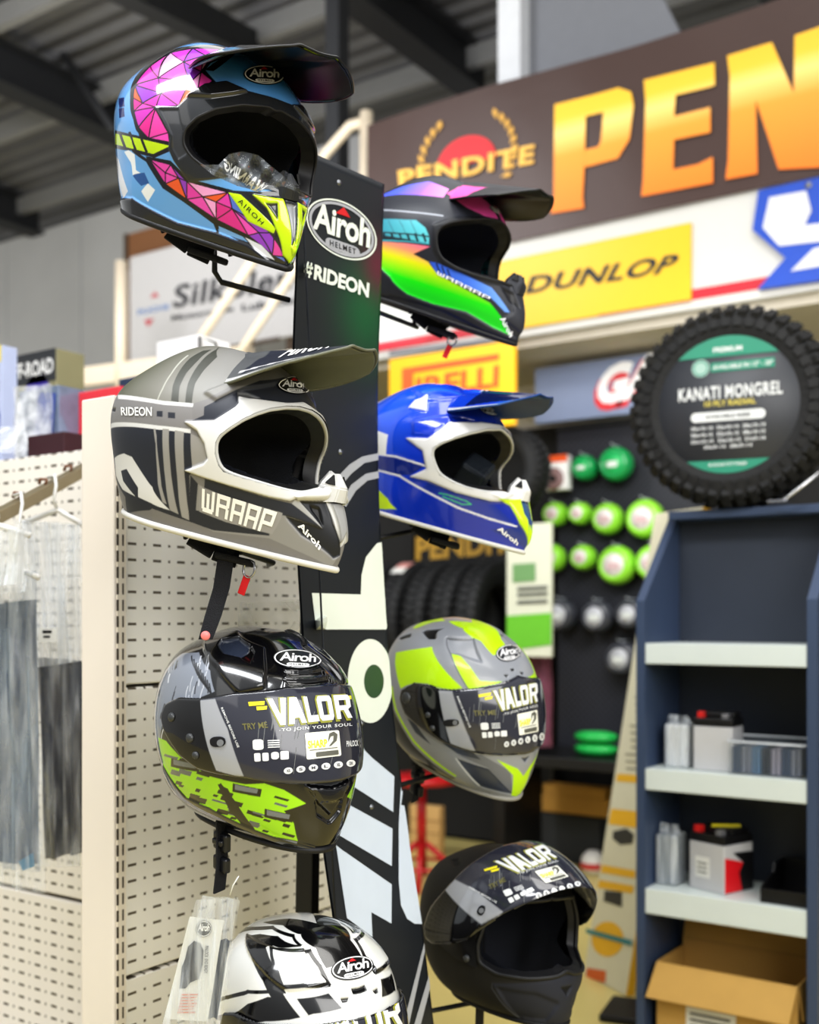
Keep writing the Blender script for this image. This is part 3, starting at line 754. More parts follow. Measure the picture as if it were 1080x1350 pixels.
def helmet_rainbow():
    s = Shell(MX_ROWS, (.0543, 2.0858, .683), -30.19, 22.82, 2.17, fine=False)
    root = thing('motocross_helmet', 'matte black motocross helmet with pink-to-green colour fade, topmost right of the stand', 'helmet', s.M, 'motocross helmets on the stand')
    Z = zoom(480, 200, 3.857); K = (40,42,50)
    s.fill(K)
    hole = s.hole(Z((690,352),(620,338),(520,345),(440,358),(388,380),(366,420),(370,490),(395,545),(470,592),(560,626),(640,646),(690,660)))
    s.grad([(70,90,215),(140,100,215),(225,130,215)], Z((60,240),(110,212),(200,176),(330,150),(432,190),(404,232),(180,218)), Z((180,200))[0], Z((400,200))[0])
    s.line((170,175,185), Z((50,298),(160,300),(402,326)), 1.6)
    s.grad([(60,150,170),(92,190,200)], Z((50,346),(265,348),(312,386),(332,430),(330,468),(50,420)), Z((100,340))[0], Z((300,460))[0])
    for x in (150, 205, 262): s.line((60,120,135), Z((x-26,350),(x+8,420)), 1.2)
    s.line(K, Z((50,412),(332,432)), 2)
    for x in (60, 100, 140, 180, 220, 260, 300): s.line((20,40,50), Z((x,418),(x+14,455)), 3)
    s.paint((60,160,175), Z((50,448),(332,466),(332,472),(50,458)))
    s.grad([(225,110,140),(240,150,110),(225,225,20),(150,225,10),(20,220,10),(20,200,30)], Z((50,458),(336,482),(250,520),(326,560),(372,622),(640,768),(752,972),(730,968),(640,882),(520,812),(350,772),(222,722),(50,570)), Z((300,478))[0], Z((300,720))[0], True)
    s.grad([(50,90,200),(70,120,225),(110,160,235)], Z((332,558),(372,566),(500,620),(650,692),(742,818),(716,815),(640,738),(372,622)), Z((340,570))[0], Z((700,780))[0])
    for x, y in ((372, 566), (400, 582), (428, 598)): s.line((20,30,60), Z((x-4,y),(x+12,y+46)), 2.)
    s.paint((222,84,164), Z((420,212),(482,178),(590,228),(640,270),(686,352),(620,332),(520,284)), h=.001)
    s.paint((30,32,40), Z((40,590),(90,592),(222,724),(350,776),(520,816),(640,886),(756,985),(740,1000),(600,910),(400,805),(40,720)), h=.003)
    s.paint((28,29,34), Z((350,372),(420,345),(520,328),(640,338),(730,380),(740,640),(690,672),(560,640),(460,605),(390,562),(352,500)), h=.003)
    s.paint((46,48,56), Z((740,665),(820,710),(815,960),(760,990),(700,850),(760,820)), h=.002)
    s.paint((20,20,24), Z((700,690),(760,720),(790,800),(740,760)), h=-.003)
    sh = s.build('shell', paint_mat('matte_paint'), root, hole=hole)
    port(s, root, hole, RUBBER(), .003); lining(s, root, hole); hem(s, root, RUBBER(), .004)
    mouth_vent(s, root, (44,46,54), (20,20,22), (.174,0,.002))
    strap_set(s, root, -1)
    bv = world_bvh([sh])
    s.decal('chin_lettering', text2d('Airoh', bold=.03), Z((712,832),(764,930),(740,945),(690,850)), WHITEINK(), root, bv, lim=5)
    s.decal('side_lettering', block2d('WRAAAP'), Z((372,604),(650,742),(640,758),(368,622)), WHITEINK(), root, bv, lim=5)
    badge(s, root, Z((634,270),(690,290),(700,330),(640,300)), bv)
    pk = peak(s, root, paint_mat('matte_paint'), mat('black_peak_underside', (10,12,18), .3), .176, .148, back=.042, twist=4, roll=4, colors=[(34,34,40),
        ((222,84,164), [(-1.1,0),(-.45,0),(-.5,.45),(-1.1,.4)]), ((222,84,164), [(1.1,0),(.45,0),(.5,.45),(1.1,.4)]), ((190,60,90), [(-.3,.1),(.3,.1),(.2,.6),(-.2,.6)])])
    return s, root
S_COL, H_COL, HOLE_COL = helmet_colour()
S_BLU, H_BLU = helmet_blue()
S_RAI, H_RAI = helmet_rainbow()
# ------------------------------------------------------------------ full-face helmets
def valor2d():
    """angular capitals V A L O R in the unit box"""
    o = []
    def put(polys, x0, x1): o.extend([[(x0+(x1-x0)*x, y) for x, y in p] for p in polys])
    put([[(0,1),(.30,1),(.52,.36),(.70,1),(1,1),(.64,0),(.36,0)]], .0, .23)
    put([[(0,0),(.36,1),(.74,1),(1,0),(.72,0),(.66,.22),(.40,.22),(.33,0)]], .19, .42)
    put([[(0,0),(0,1),(.34,1),(.34,.26),(1,.26),(1,0)]], .44, .58)
    put([[(0,.14),(0,.86),(.12,1),(.30,1),(.30,.22),(.70,.22),(.70,0),(.12,0)], [(.70,.0),(.70,.78),(.30,.78),(.30,1),(.88,1),(1,.86),(1,.14),(.88,0)]], .595, .775)
    put([[(0,0),(0,1),(.28,1),(.28,0)], [(.28,1),(.28,.78),(.72,.78),(.72,.56),(.28,.56),(.28,.36),(.50,.36),(.70,0),(1,0),(.80,.38),(1,.48),(1,.88),(.88,1)]], .805, 1.)
    return polys2d(o)
VIS_B = zoom(180, 800, 3.086)
def fine_lines(n, x0, y0, x1, y1, rnd, ang=.5, w=.004):
    o = []
    for _ in range(n):
        x = rnd.uniform(x0, x1); y = rnd.uniform(y0, y1); L = rnd.uniform(.12, .4); dx, dy = L*ang*.4, L
        o.append([(x, y), (x+w, y), (x+dx+w, y+dy), (x+dx, y+dy)])
    return polys2d(o)
def visor(s, root, shape, film, panel, pivot, lines, quads, tilt=None, plate=True):
    """clear visor with its dark printed film; outlines are (side angle, t)"""
    v = Shell.__new__(Shell); v.__dict__.update(s.__dict__); v.H = np.zeros(s.A.shape); v.C = np.zeros(s.A.shape+(3,))
    v.fill((26,27,31))
    if plate:
        v.paint((16,16,18), pivot, par=True)
    v.paint((50,51,62), film, par=True)
    v.paint((158,160,166), panel, par=True)
    v.H += blur(s.mask(shape, False), 6)*.0045
    P = s.P+s.N*(v.H+.0015)[..., None]
    o = v.build('visor', paint_mat('visor_film', .1, coat=.5, spec=.6), root, keep=shape, Pset=P)
    return o, v
def ff_marks(s, o, q):
    """printing on the visor film; q: photo-pixel quads"""
    bv = world_bvh([o]); rnd = random.Random(3)
    yl = mat('yellow_ink', (236,222,40), .4); sh_ = mat('title_edge', (150,150,60), .4); wi = mat('film_white', (222,224,226), .4); gi = mat('film_grey', (120,122,124), .5); oi = mat('olive_ink', (112,108,60), .5)
    def D(name, vt, k, m, z=.0008):
        if k in q: s.decal(name, vt, q[k], m, o, bv, z, 5.)
    D('film_streaks', fine_lines(14, 0, 0, .8, .7, rnd, .9, .006), 'streak', gi, .0006)
    D('title_shadow', valor2d(), 'title_back', sh_, .0008)
    D('title_lettering', valor2d(), 'title', wi, .0013)
    D('yellow_flash', polys2d([[(0,1),(1,1),(.92,.55),(0,.55)], [(.42,.42),(1.08,.42),(1.0,0),(.42,0)]]), 'flash', yl)
    D('yellow_flash', polys2d([[(0,1),(1,1),(1,.58),(.06,.58)], [(.1,.45),(.6,.45),(.6,.05),(.16,.05)]]), 'flash2', yl)
    D('motto_lettering', text2d('-TO JOIN YOUR SOUL', bold=.012, spacing=1.15), 'motto', wi)
    D('try_me_lettering', text2d('TRY ME', bold=.02), 'tryme', oi)
    D('safety_lettering', text2d('REMOVE BEFORE USE', bold=.012), 'remove', wi)
    D('rating_sticker', polys2d([rrect(0, 0, 1, 1, .06)]), 'sticker', mat('sticker_white', (232,232,222), .5), .0009)
    D('rating_lettering', merge2d(place2d(text2d('SHARP', bold=.03), .06, .40, .62, .70)), 'sticker', yl, .0014)
    D('rating_mark', merge2d(polys2d([[(.64,.55),(.7,.9),(.84,.96),(.94,.84),(.9,.6),(.72,.42),(.66,.42),(.8,.62),(.82,.8),(.74,.78)], [(.1,.32),(.9,.32),(.9,.35),(.1,.35)]]), polys2d([rrect(.27, .06, .92, .24, .03)])), 'sticker', mat('sticker_grey', (96,96,88), .5), .0014)
    D('size_oval', polys2d([ell(.07+.172*k, .5-.0*k, .062, .5) for k in range(6)]), 'ovals', wi)
    D('size_lettering', merge2d(*[place2d(text2d(c, bold=.02), .045+.172*k, .28, .095+.172*k, .72) for k, c in enumerate(('XS', 'S', 'M', 'L', 'XL', '2X'))]), 'ovals', mat('film_dark', (50,51,62), .4), .0013)
    D('pictogram', merge2d(polys2d([rrect(0, .52, .3, 1, .1), rrect(.02, .0, .2, .38, .05), rrect(.25, .0, .43, .38, .05), rrect(.5, .05, .72, .4, .1), rrect(.76, .02, 1.0, .42, .05)]),
        polys2d([[(.42,.6+.1*k),(.75,.6+.1*k),(.75,.65+.1*k),(.42,.65+.1*k)] for k in range(4)])), 'picto', wi)
    D('corner_lettering', text2d('PINLOCK', bold=.02, shear=.2), 'pin', wi)
def ff_pivot(s, root, sa, t, r=.012):
    """side plate screws behind the visor edge"""
    for sg in (1, -1):
        c = s.surf([sa*sg], [t], .0075)[0]; n = s.surf([sa*sg], [t], .0115)[0]-c; n /= np.linalg.norm(n)
        M = Matrix.Translation(Vector(c)) @ Vector((0, 0, 1)).rotation_difference(Vector(n)).to_matrix().to_4x4()
        q = MB(); q.lathe([(0, .002), (r*.7, .002), (r, 0), (r, -.004)], M, 20)
        q.build('visor_screw', mat('pivot_grey', (62,64,66), .35), root, True)
def rear_t(q): return [np.array(k) for k in q]
def ff_base(s, root, m_hem, hole):
    lining(s, root, hole, .86); hem(s, root, m_hem, .0045, k=.86)
def hang_strap(s, root, pts, buckle=True, w=.022):
    """chin strap hanging below, local points"""
    web = mat('webbing', (24,25,32), .8, bump=.5, bscale=700); q = MB()
    for A, B in zip(pts[:-1], pts[1:]): q.bar(A, B, w, .003, Vector((1, .3, 0)), .0008)
    o = q.build('chin_strap', web, root)
    if buckle:
        A = Vector(pts[1]); B = Vector(pts[2]); c = (A+B)/2; up = (A-B).normalized()
        Mr = Vector((0, 0, 1)).rotation_difference(up).to_matrix()
        k = MB()
        for z, hh in ((.012, .024), (-.018, .020)):
            k.box(c+Mr @ Vector((0, 0, z)), (.030, .010, hh), Mr, .003)
        k.box(c+Mr @ Vector((0, -.006, .012)), (.022, .006, .008), Mr, .002)
        k.build('strap_buckle', mat('buckle_plastic', (30,31,36), .3), o)
    return o
def helmet_black():
    s = Shell(FF_ROWS, (-.2083, 1.5263, -.1406), -47.48, 8.81, .97)
    root = thing('full_face_helmet', 'glossy black full-face helmet with lime brushed graphics and printed visor film', 'helmet', s.M, 'full-face helmets on the stand')
    Z = zoom(180, 800, 3.086); rnd = random.Random(11); K = (13,13,16); LM = (158,218,24)
    s.fill(K)
    s.paint((132,138,150), Z((40,560),(50,400),(100,290),(180,190),(255,185),(300,260),(318,345),(250,372),(185,372),(130,400),(108,470),(95,545)))
    for _ in range(46):
        x, y = rnd.uniform(60, 300), rnd.uniform(200, 520); L = rnd.uniform(20, 70)
        if x > 120 and y > 380: continue
        s.line(rnd.choice([(205,208,216),(60,62,70),(30,31,36),(180,184,194)]), Z((x,y),(x-L*.15,y+L*.5),(x-L*.2,y+L)), rnd.uniform(.8, 2.2))
    for k in range(9): s.line((20,20,24), Z((225+k*9,200+k*14),(240+k*8,255+k*12),(262+k*6,300+k*8)), 1.6)
    s.paint(LM, Z((88,530),(120,545),(190,620),(300,690),(440,722),(520,718),(600,745),(690,800),(600,830),(640,880),(662,968),(560,942),(450,905),(340,850),(235,800),(110,640)))
    for _ in range(46):
        x = rnd.uniform(110, 620); y = 560+(x-90)*.42+rnd.uniform(-30, 170)
        w_, h_ = rnd.uniform(18, 70), rnd.uniform(5, 20)
        s.paint(rnd.choice([K, K, K, (96,102,108)]), Z((x,y),(x+w_,y+w_*.28),(x+w_-8,y+w_*.28+h_),(x-6,y+h_)))
    for x, y in ((400,722), (530,826), (560,935), (150,620)):
        s.paint(K, Z((x-8,y-5),(x+110,y+20),(x+104,y+52),(x-10,y+30)))
        s.paint((112,118,126), Z((x,y),(x+95,y+20),(x+90,y+38),(x,y+22)))
    s.line(K, Z((340,725),(400,800),(475,905)), 5); s.paint(K, Z((330,720),(372,740),(420,830),(480,905),(455,905),(380,830)))
    s.paint((34,36,40), Z((110,640),(130,735),(235,808),(340,858),(450,912),(600,968),(740,1000),(740,985),(600,945),(450,890),(300,815),(200,770)), h=.002)
    s.paint(LM, Z((845,770),(895,690),(885,745),(860,780))); s.paint(LM, Z((800,905),(832,880),(822,920),(798,950)))
    # vents
    s.bump(Z((300,120),(420,105),(520,170),(520,330),(420,355),(330,250)), .005, 10)
    s.paint((46,52,66), Z((338,160),(350,142),(420,132),(462,168),(455,190),(420,212),(360,198)), h=-.005, k=2)
    s.paint((8,8,10), Z((420,212),(470,175),(480,195),(462,240)), h=-.004, k=2)
    for y in (268, 300): s.paint((6,6,8), Z((600,y),(780,y-4),(770,y+20),(620,y+22)), h=-.003, k=2)
    s.bump(Z((600,250),(800,245),(800,335),(590,345)), .003, 4)
    s.bump(Z((690,730),(880,720),(870,800),(800,860),(740,800)), .006, 5)
    s.bump(Z((720,745),(748,790),(822,790),(842,742),(860,800),(780,880),(735,850)), -.004, 3)
    vs = s.hole(Z((742,322),(600,332),(400,354),(275,374),(185,370),(130,396),(112,450),(122,500),(150,552),(190,606),(255,655),(330,676),(440,692),(560,713),(700,719),(792,712)))
    film = s.hole(Z((742,330),(600,342),(400,362),(275,380),(292,480),(440,686),(560,708),(700,714),(792,708)))
    panel = s.param(Z((272,384),(330,378),(380,500),(444,684),(420,684),(336,660),(300,560)))
    piv = s.param(Z((112,450),(130,396),(185,372),(272,380),(300,560),(336,672),(255,655),(190,606),(150,552)))
    hole = s.hole(Z((742,352),(600,360),(400,380),(310,400),(330,500),(420,640),(560,690),(700,700),(792,694)))
    sh = s.build('shell', paint_mat('gloss_paint'), root)
    ff_base(s, root, RUBBER(), hole)
    vo, v = visor(s, root, vs, film, panel, piv, None, None)
    ff_marks(s, vo, dict(title=Z((530,375),(862,358),(876,452),(560,486)), title_back=Z((522,372),(856,354),(872,462),(556,492)), flash=Z((455,388),(522,384),(530,418),(462,424)), flash2=Z((846,362),(872,362),(872,396),(846,396)),
        motto=Z((580,496),(876,472),(876,488),(580,512)), tryme=Z((430,476),(530,468),(536,492),(434,502)), remove=Z((352,408),(420,570),(412,574),(344,412)), sticker=Z((684,514),(822,502),(832,606),(692,622)),
        ovals=Z((596,656),(890,620),(892,648),(598,682)), picto=Z((472,540),(618,536),(620,622),(478,630)), pin=Z((850,546),(900,542),(902,566),(854,570)), streak=Z((440,420),(860,380),(890,640),(560,700))))
    # lift tab and the catch in the panel
    bv = world_bvh([vo])
    s.decal('visor_catch', polys2d([rrect(0, 0, 1, 1, .4)]), Z((298,530),(362,526),(366,566),(304,572)), mat('dark_plastic', (24,24,28), .4), vo, bv, .0012, 5)
    s.decal('catch_pin', polys2d([ell(.5, .5, .5, .5, 20)]), Z((330,540),(358,538),(358,566),(330,568)), mat('catch_grey', (120,122,126), .3), vo, bv, .002, 5)
    ff_pivot(s, root, *s.param(Z((232,532)))[0], r=.006); ff_pivot(s, root, *s.param(Z((160,450)))[0], r=.006); ff_pivot(s, root, *s.param(Z((255,600)))[0], r=.005)
    badge(s, root, Z((552,168),(752,182),(758,258),(556,252)), world_bvh([sh]), tri=False)
    hang_strap(s, root, [(.045, -.075, -.112), (.044, -.072, -.132), (.046, -.070, -.180), (.044, -.070, -.213)])
    return s, root, dict(vs=vs, film=film, panel=panel, piv=piv, hole=hole)
S_BLK, H_BLK, FFP = helmet_black()
def helmet_yellow():
    s = Shell(FF_ROWS, (.0933, 1.9839, -.131), -47.93, 18.59, 4.55, fine=False)
    root = thing('full_face_helmet', 'grey full-face helmet with fluorescent yellow panels, right of the black stand', 'helmet', s.M, 'full-face helmets on the stand')
    Z = zoom(490, 790, 4.154); LM = (188,232,8); K = (22,22,26); NV = (54,60,76); G = (146,149,156)
    s.fill(G)
    q = s.param(Z((742,285),(664,306),(600,230),(500,158),(422,120)))
    q = [np.array([-.1, q[0][1]])]+[k for k in q]+[np.array([q[-1][0], 1.02]), np.array([-.1, 1.02])]
    s.paint(LM, q, par=True)
    s.paint(LM, Z((225,160),(330,100),(405,80),(405,118),(330,128),(245,160)))
    s.paint(LM, Z((133,292),(170,285),(330,260),(500,487),(440,497),(340,478),(300,462),(240,458),(195,470),(160,490)))
    s.paint(LM, Z((438,294),(488,310),(540,370),(592,446),(720,450),(600,490),(530,492)))
    s.paint(LM, Z((340,480),(376,492),(378,560),(366,596)))
    s.paint(K, Z((278,176),(300,166),(400,156),(358,178),(352,216),(312,216)), h=-.003, k=1)
    s.paint(K, Z((150,212),(216,186),(212,206),(158,222)), h=-.003, k=1)
    s.bump(Z((408,206),(560,208),(606,340),(480,300),(430,290)), -.005, 5)
    s.line((96,98,104), Z((412,208),(560,212)), 1.6); s.line((96,98,104), Z((412,208),(432,292),(530,492)), 1.4)
    for p in ([(760,380),(826,362),(826,376),(766,394)], [(722,414),(752,410),(742,428)], [(838,378),(850,374),(850,390),(840,392)]): s.paint(K, Z(*p), h=-.002, k=1)
    s.paint(NV, Z((462,872),(640,930),(772,1066),(590,1022)), h=-.001)
    s.line((200,202,206), Z((462,872),(590,1022)), 1.4)
    s.paint((108,111,120), Z((470,850),(600,850),(760,940),(770,1060),(640,925)))
    s.paint(NV, Z((380,780),(480,815),(560,840),(600,880),(470,845)))
    s.paint(NV, Z((196,650),(240,680),(325,796),(240,730)))
    s.paint(LM, Z((686,878),(800,928),(832,972),(890,950),(900,1000),(832,1080),(765,1075),(775,965)))
    s.paint(NV, Z((818,868),(925,826),(922,892),(862,952),(850,905)), h=-.003)
    s.paint((60,62,40), Z((100,500),(118,600),(190,740),(260,840),(460,980),(420,985),(230,850),(130,790)))
    s.line(LM, Z((112,480),(132,600),(232,778),(460,968)), 2.4)
    s.paint((26,26,28), Z((128,640),(220,790),(420,960),(330,935),(150,800),(128,740)))
    s.paint(LM, Z((130,765),(150,800),(140,808)))
    vs = s.hole(Z((826,412),(760,440),(640,474),(520,494),(380,492),(330,470),(240,458),(172,500),(162,545),(190,625),(260,690),(390,778),(480,812),(570,835),(680,848),(800,845),(868,838)))
    film = s.hole(Z((826,416),(760,446),(640,480),(520,500),(382,498),(400,640),(440,780),(570,832),(680,844),(800,842),(868,836)))
    panel = s.param(Z((376,500),(446,504),(500,660),(572,826),(545,824),(440,782),(400,640)))
    piv = s.param(Z((162,545),(172,500),(240,460),(335,478),(372,500),(400,640),(395,780),(260,690),(190,625)))
    hole = s.hole(Z((826,436),(760,462),(640,500),(520,520),(400,540),(440,640),(480,770),(570,815),(680,828),(800,826),(868,820)))
    sh = s.build('shell', paint_mat('satin_paint', .3, coat=.25), root)
    ff_base(s, root, mat('grey_rubber', (150,148,142), .6), hole)
    vo, v = visor(s, root, vs, film, panel, piv, None, None)
    ff_marks(s, vo, dict(title=Z((664,502),(905,458),(908,560),(700,614)), title_back=Z((656,500),(900,455),(904,566),(694,620)), flash=Z((584,522),(655,510),(660,546),(592,558)),
        motto=Z((720,624),(910,574),(910,590),(722,640)), tryme=Z((556,610),(680,606),(684,632),(560,640)), remove=Z((476,530),(545,700),(536,704),(466,534)), sticker=Z((796,630),(905,606),(912,724),(808,746)),
        ovals=Z((722,782),(945,728),(948,770),(724,812)), picto=Z((596,676),(738,672),(742,752),(604,760)), streak=Z((480,530),(880,440),(915,800),(600,840))))
    bv = world_bvh([vo])
    s.decal('visor_catch', polys2d([rrect(0, 0, 1, 1, .4)]), Z((390,660),(478,655),(480,692),(395,698)), mat('dark_plastic', (24,24,28), .4), vo, bv, .0012, 5)
    s.decal('catch_pin', polys2d([ell(.5, .5, .5, .5, 20)]), Z((445,662),(472,660),(472,688),(446,690)), mat('catch_grey', (120,122,126), .3), vo, bv, .002, 5)
    ff_pivot(s, root, *s.param(Z((205,540)))[0], r=.010); ff_pivot(s, root, *s.param(Z((320,630)))[0], r=.005); ff_pivot(s, root, *s.param(Z((345,700)))[0], r=.005)
    badge(s, root, Z((672,262),(812,238),(822,330),(690,352)), world_bvh([sh]), (50,52,58), tri=False)
    hang_strap(s, root, [(-.02, -.06, -.115), (-.02, -.055, -.15), (-.02, -.05, -.195), (-.02, -.05, -.215)])
    return s, root
S_YEL, H_YEL = helmet_yellow()
def helmet_white():
    s = Shell([[z*.9, b*.9, f*.9, w*.9, m, n] for z, b, f, w, m, n in FF_ROWS], (-.1308, 1.47, -.5105), -50.27, 12.31, .42)
    root = thing('full_face_helmet', 'white full-face helmet with thick black outline graphics, lowest on the left of the stand', 'helmet', s.M, 'full-face helmets on the stand')
    Z = zoom(200, 1080, 3.); K = (14,14,16); WH = (222,222,218)
    s.fill(WH)
    q = s.param(Z((745,572),(690,590),(650,510),(590,455),(520,420),(440,408)))
    q = [np.array([-.1, q[0][1]])]+[k for k in q]+[np.array([q[-1][0], 1.02]), np.array([-.1, 1.02])]
    s.paint(K, q, par=True)
    s.line(K, Z((350,445),(400,432),(480,428),(560,460),(592,500)), 4.5)
    s.line(K, Z((380,465),(430,458),(500,470),(590,505)), 3)
    s.paint(K, Z((376,465),(440,455),(455,500),(500,600),(590,780),(540,795),(440,640),(395,540)))
    s.paint(K, Z((440,455),(500,462),(600,500),(590,512),(480,500),(450,520)))
    s.line(K, Z((478,508),(625,520),(665,580),(702,655),(600,662),(510,665)), 5.5)
    s.line(K, Z((478,508),(500,600),(525,670)), 4.5)
    s.line(K, Z((240,745),(300,705),(380,682),(460,682)), 5)
    s.paint(K, Z((330,765),(380,730),(460,702),(700,688),(755,748),(640,770),(560,790),(450,800),(300,800),(250,790)))
    s.paint(WH, Z((520,690),(560,688),(620,775),(590,785)))
    s.line(K, Z((740,395),(800,470),(840,530),(890,590)), 4.5)
    s.line(K, Z((780,420),(850,470),(905,560)), 4)
    s.paint(K, Z((880,600),(930,590),(960,660),(975,700),(935,690),(915,640)))
    for p in ([(790,668),(872,650),(876,672),(798,692)], [(748,708),(780,704),(775,722),(756,726)], [(884,660),(898,655),(900,668)]): s.paint(K, Z(*p), h=-.003, k=1)
    s.bump(Z((380,450),(600,500),(700,650),(540,680),(440,600)), .004, 6)
    vs, film, panel, piv, hole = [[np.array([k[0], k[1]-.05]) for k in FFP[n]] for n in ('vs', 'film', 'panel', 'piv', 'hole')]
    sh = s.build('shell', paint_mat('gloss_paint'), root)
    ff_base(s, root, RUBBER(), hole)
    vo, v = visor(s, root, vs, film, panel, piv, None, None)
    ff_marks(s, vo, dict(title=Z((640,790),(970,705),(990,810),(672,905)), title_back=Z((634,786),(964,702),(984,818),(668,912)), flash=Z((560,820),(630,800),(640,836),(568,856)), flash2=Z((955,715),(985,705),(985,740),(958,752))))
    badge(s, root, Z((702,560),(870,528),(888,618),(716,652)), world_bvh([sh]))
    return s, root
S_WHI, H_WHI = helmet_white()
def helmet_matte():
    s = Shell(FF_ROWS, (.1569, 1.9476, -.5242), -54.66, 1.51, -3.35, fine=False)
    root = thing('full_face_helmet', 'plain matte black full-face helmet with its visor raised, lowest on the right of the stand', 'helmet', s.M, 'full-face helmets on the stand')
    Z = zoom(530, 1050, 3.375); K = (34,33,32)
    s.fill(K)
    s.paint((40,42,52), Z((400,830),(560,830),(720,800),(808,770),(790,880),(740,1010),(560,1012)), h=.001)
    s.line((64,66,74), Z((402,832),(400,850),(525,990)), 1.4)
    s.bump(Z((420,850),(600,880),(700,920),(640,1000),(520,985)), -.004, 6)
    s.paint((14,14,18), Z((705,850),(800,805),(800,830),(735,860),(750,885),(735,892)), h=-.003, k=2)
    s.paint((16,16,18), Z((220,280),(250,275),(262,300),(235,312)), h=-.003, k=1)
    s.paint((16,16,18), Z((318,300),(380,290),(370,330),(325,335)), h=-.003, k=1)
    vs, film, panel, piv = [FFP[k] for k in ('vs', 'film', 'panel', 'piv')]
    hole = s.hole(Z((700,480),(560,520),(400,595),(345,640),(335,700),(350,760),(420,800),(560,815),(700,800),(770,765)))
    hole = hole[1:-1]
    # upper border of the eye port lies behind the raised visor: follow the closed visor's upper edge
    top = [k for k in FFP['film'] if k[1] > .55 and k[0] < 1.15]
    side = s.param(Z((335,660),(342,740),(420,790),(560,812),(700,798),(792,752)))
    hole = [np.array([-.06, top[0][1]])]+[np.array([max(0, k[0]), k[1]-.015]) for k in top if k[0] >= -.0]+[np.array([max(k[0], 0), k[1]]) for k in side]+[np.array([-.06, side[-1][1]])]
    sh = s.build('shell', paint_mat('flat_paint', .62, spec=.35), root, hole=hole)
    port(s, root, hole, RUBBER(), .004, k=.88)
    lining(s, root, hole, .88); hem(s, root, RUBBER(), .0045, k=.86)
    # side mechanism plates left bare by the raised visor
    pl = Shell.__new__(Shell); pl.__dict__.update(s.__dict__); pl.H = np.zeros(s.A.shape)
    pv = s.param(Z((140,590),(150,520),(190,465),(235,480),(260,560),(330,640),(340,760),(250,720),(170,650)))
    pl.A = np.where(s.A < 0, s.A, 60.)
    pl.build('visor_base_plate', mat('base_plate_black', (20,20,23), .3), root, keep=pv, Pset=s.P+s.N*.004, color=False)
    vo, v = visor(s, root, vs, film, panel, piv, None, None, plate=True)
    # raise it about the pivots
    pc = Vector(s.surf([FFP['piv'][0][0]-.18], [FFP['piv'][0][1]])[0]); pc.y = 0; pc.x += .012
    vo.data.transform(Matrix.Translation(pc) @ Matrix.Rotation(R(-43), 4, 'Y') @ Matrix.Scale(1.10, 4) @ Matrix.Translation(-pc))
    vo.data.update()
    ff_marks(s, vo, dict(title=Z((412,292),(630,215),(690,272),(500,345)), title_back=Z((404,290),(624,212),(690,278),(500,352)), flash=Z((365,325),(425,308),(432,330),(375,345)),
        motto=Z((510,340),(690,282),(700,292),(520,352)), tryme=Z((385,395),(455,360),(465,378),(395,415)), remove=Z((302,400),(425,468),(420,476),(298,408)), sticker=Z((590,335),(690,308),(742,358),(640,388)),
        ovals=Z((590,432),(790,375),(800,395),(600,462)), picto=Z((448,420),(560,382),(592,420),(480,478)), streak=Z((330,340),(680,220),(790,380),(470,520))))
    bv = world_bvh([vo])
    s.decal('visor_catch', polys2d([rrect(0, 0, 1, 1, .4)]), Z((330,520),(350,482),(378,490),(360,535)), mat('dark_plastic', (24,24,28), .4), vo, bv, .0015, 4)
    s.decal('catch_pin', polys2d([ell(.5, .5, .5, .5, 20)]), Z((345,498),(368,496),(368,520),(345,522)), mat('catch_grey', (120,122,126), .3), vo, bv, .0025, 4)
    for k in ((200,545), (240,595), (180,590), (295,715)): ff_pivot(s, root, *s.param(Z(k))[0], r=.006)
    hang_strap(s, root, [(.02, -.05, -.115), (.02, -.05, -.135), (.02, -.048, -.18), (.02, -.048, -.2)], False)
    return s, root
S_MAT, H_MAT = helmet_matte()
# ------------------------------------------------------------------ black display stand in the middle
BOARD_Y0, BOARD_Y1 = 1.304, 1.520
def board_profile():
    edge = [(507,243),(505,300),(502,400),(499,480),(498.5,600),(500,660),(503,720),(510,830),(517,920),(527,1010),(536,1085),(555,1210),(572,1350),(583,1440)]
    out = []
    for u, v in edge:
        p = on_y(u, v, BOARD_Y1); out.append((p.x, p.z))
    out.reverse()
    return out
def px_world(polys_px, vt=None): pass
def flat_decal(name, vt, quad, m, parent, bvh, off=.0012, lim=12.):
    v = quad_map(np.asarray(vt[0], float), quad) if quad is not None else np.asarray(vt[0], float)
    v, t = refine(v, vt[1], lim); pts = []; ok = []; cu, cw_ = v.mean(0)
    for u, w in v:
        d = ray(u, w).normalized(); loc, nor, fi, dist = bvh.ray_cast(CAM, d); k = 0
        while loc is None and k < 40:       # just off the edge: trim back to it
            L_ = math.hypot(cu-u, cw_-w)+1e-6; u += (cu-u)/L_*.6; w += (cw_-w)/L_*.25; k += 1
            d = ray(u, w).normalized(); loc, nor, fi, dist = bvh.ray_cast(CAM, d)
        if loc is None: pts.append((0, 0, 0)); ok.append(False); continue
        if nor.dot(d) > 0: nor = -nor
        pts.append(loc+nor*off); ok.append(True)
    t = [k for k in t if all(ok[i] for i in k)]
    us = sorted({i for k in t for i in k}); mp = {i: j for j, i in enumerate(us)}
    return mesh_obj(name, [pts[i] for i in us], [[mp[i] for i in k] for k in t], m, parent, world=True) if t else None
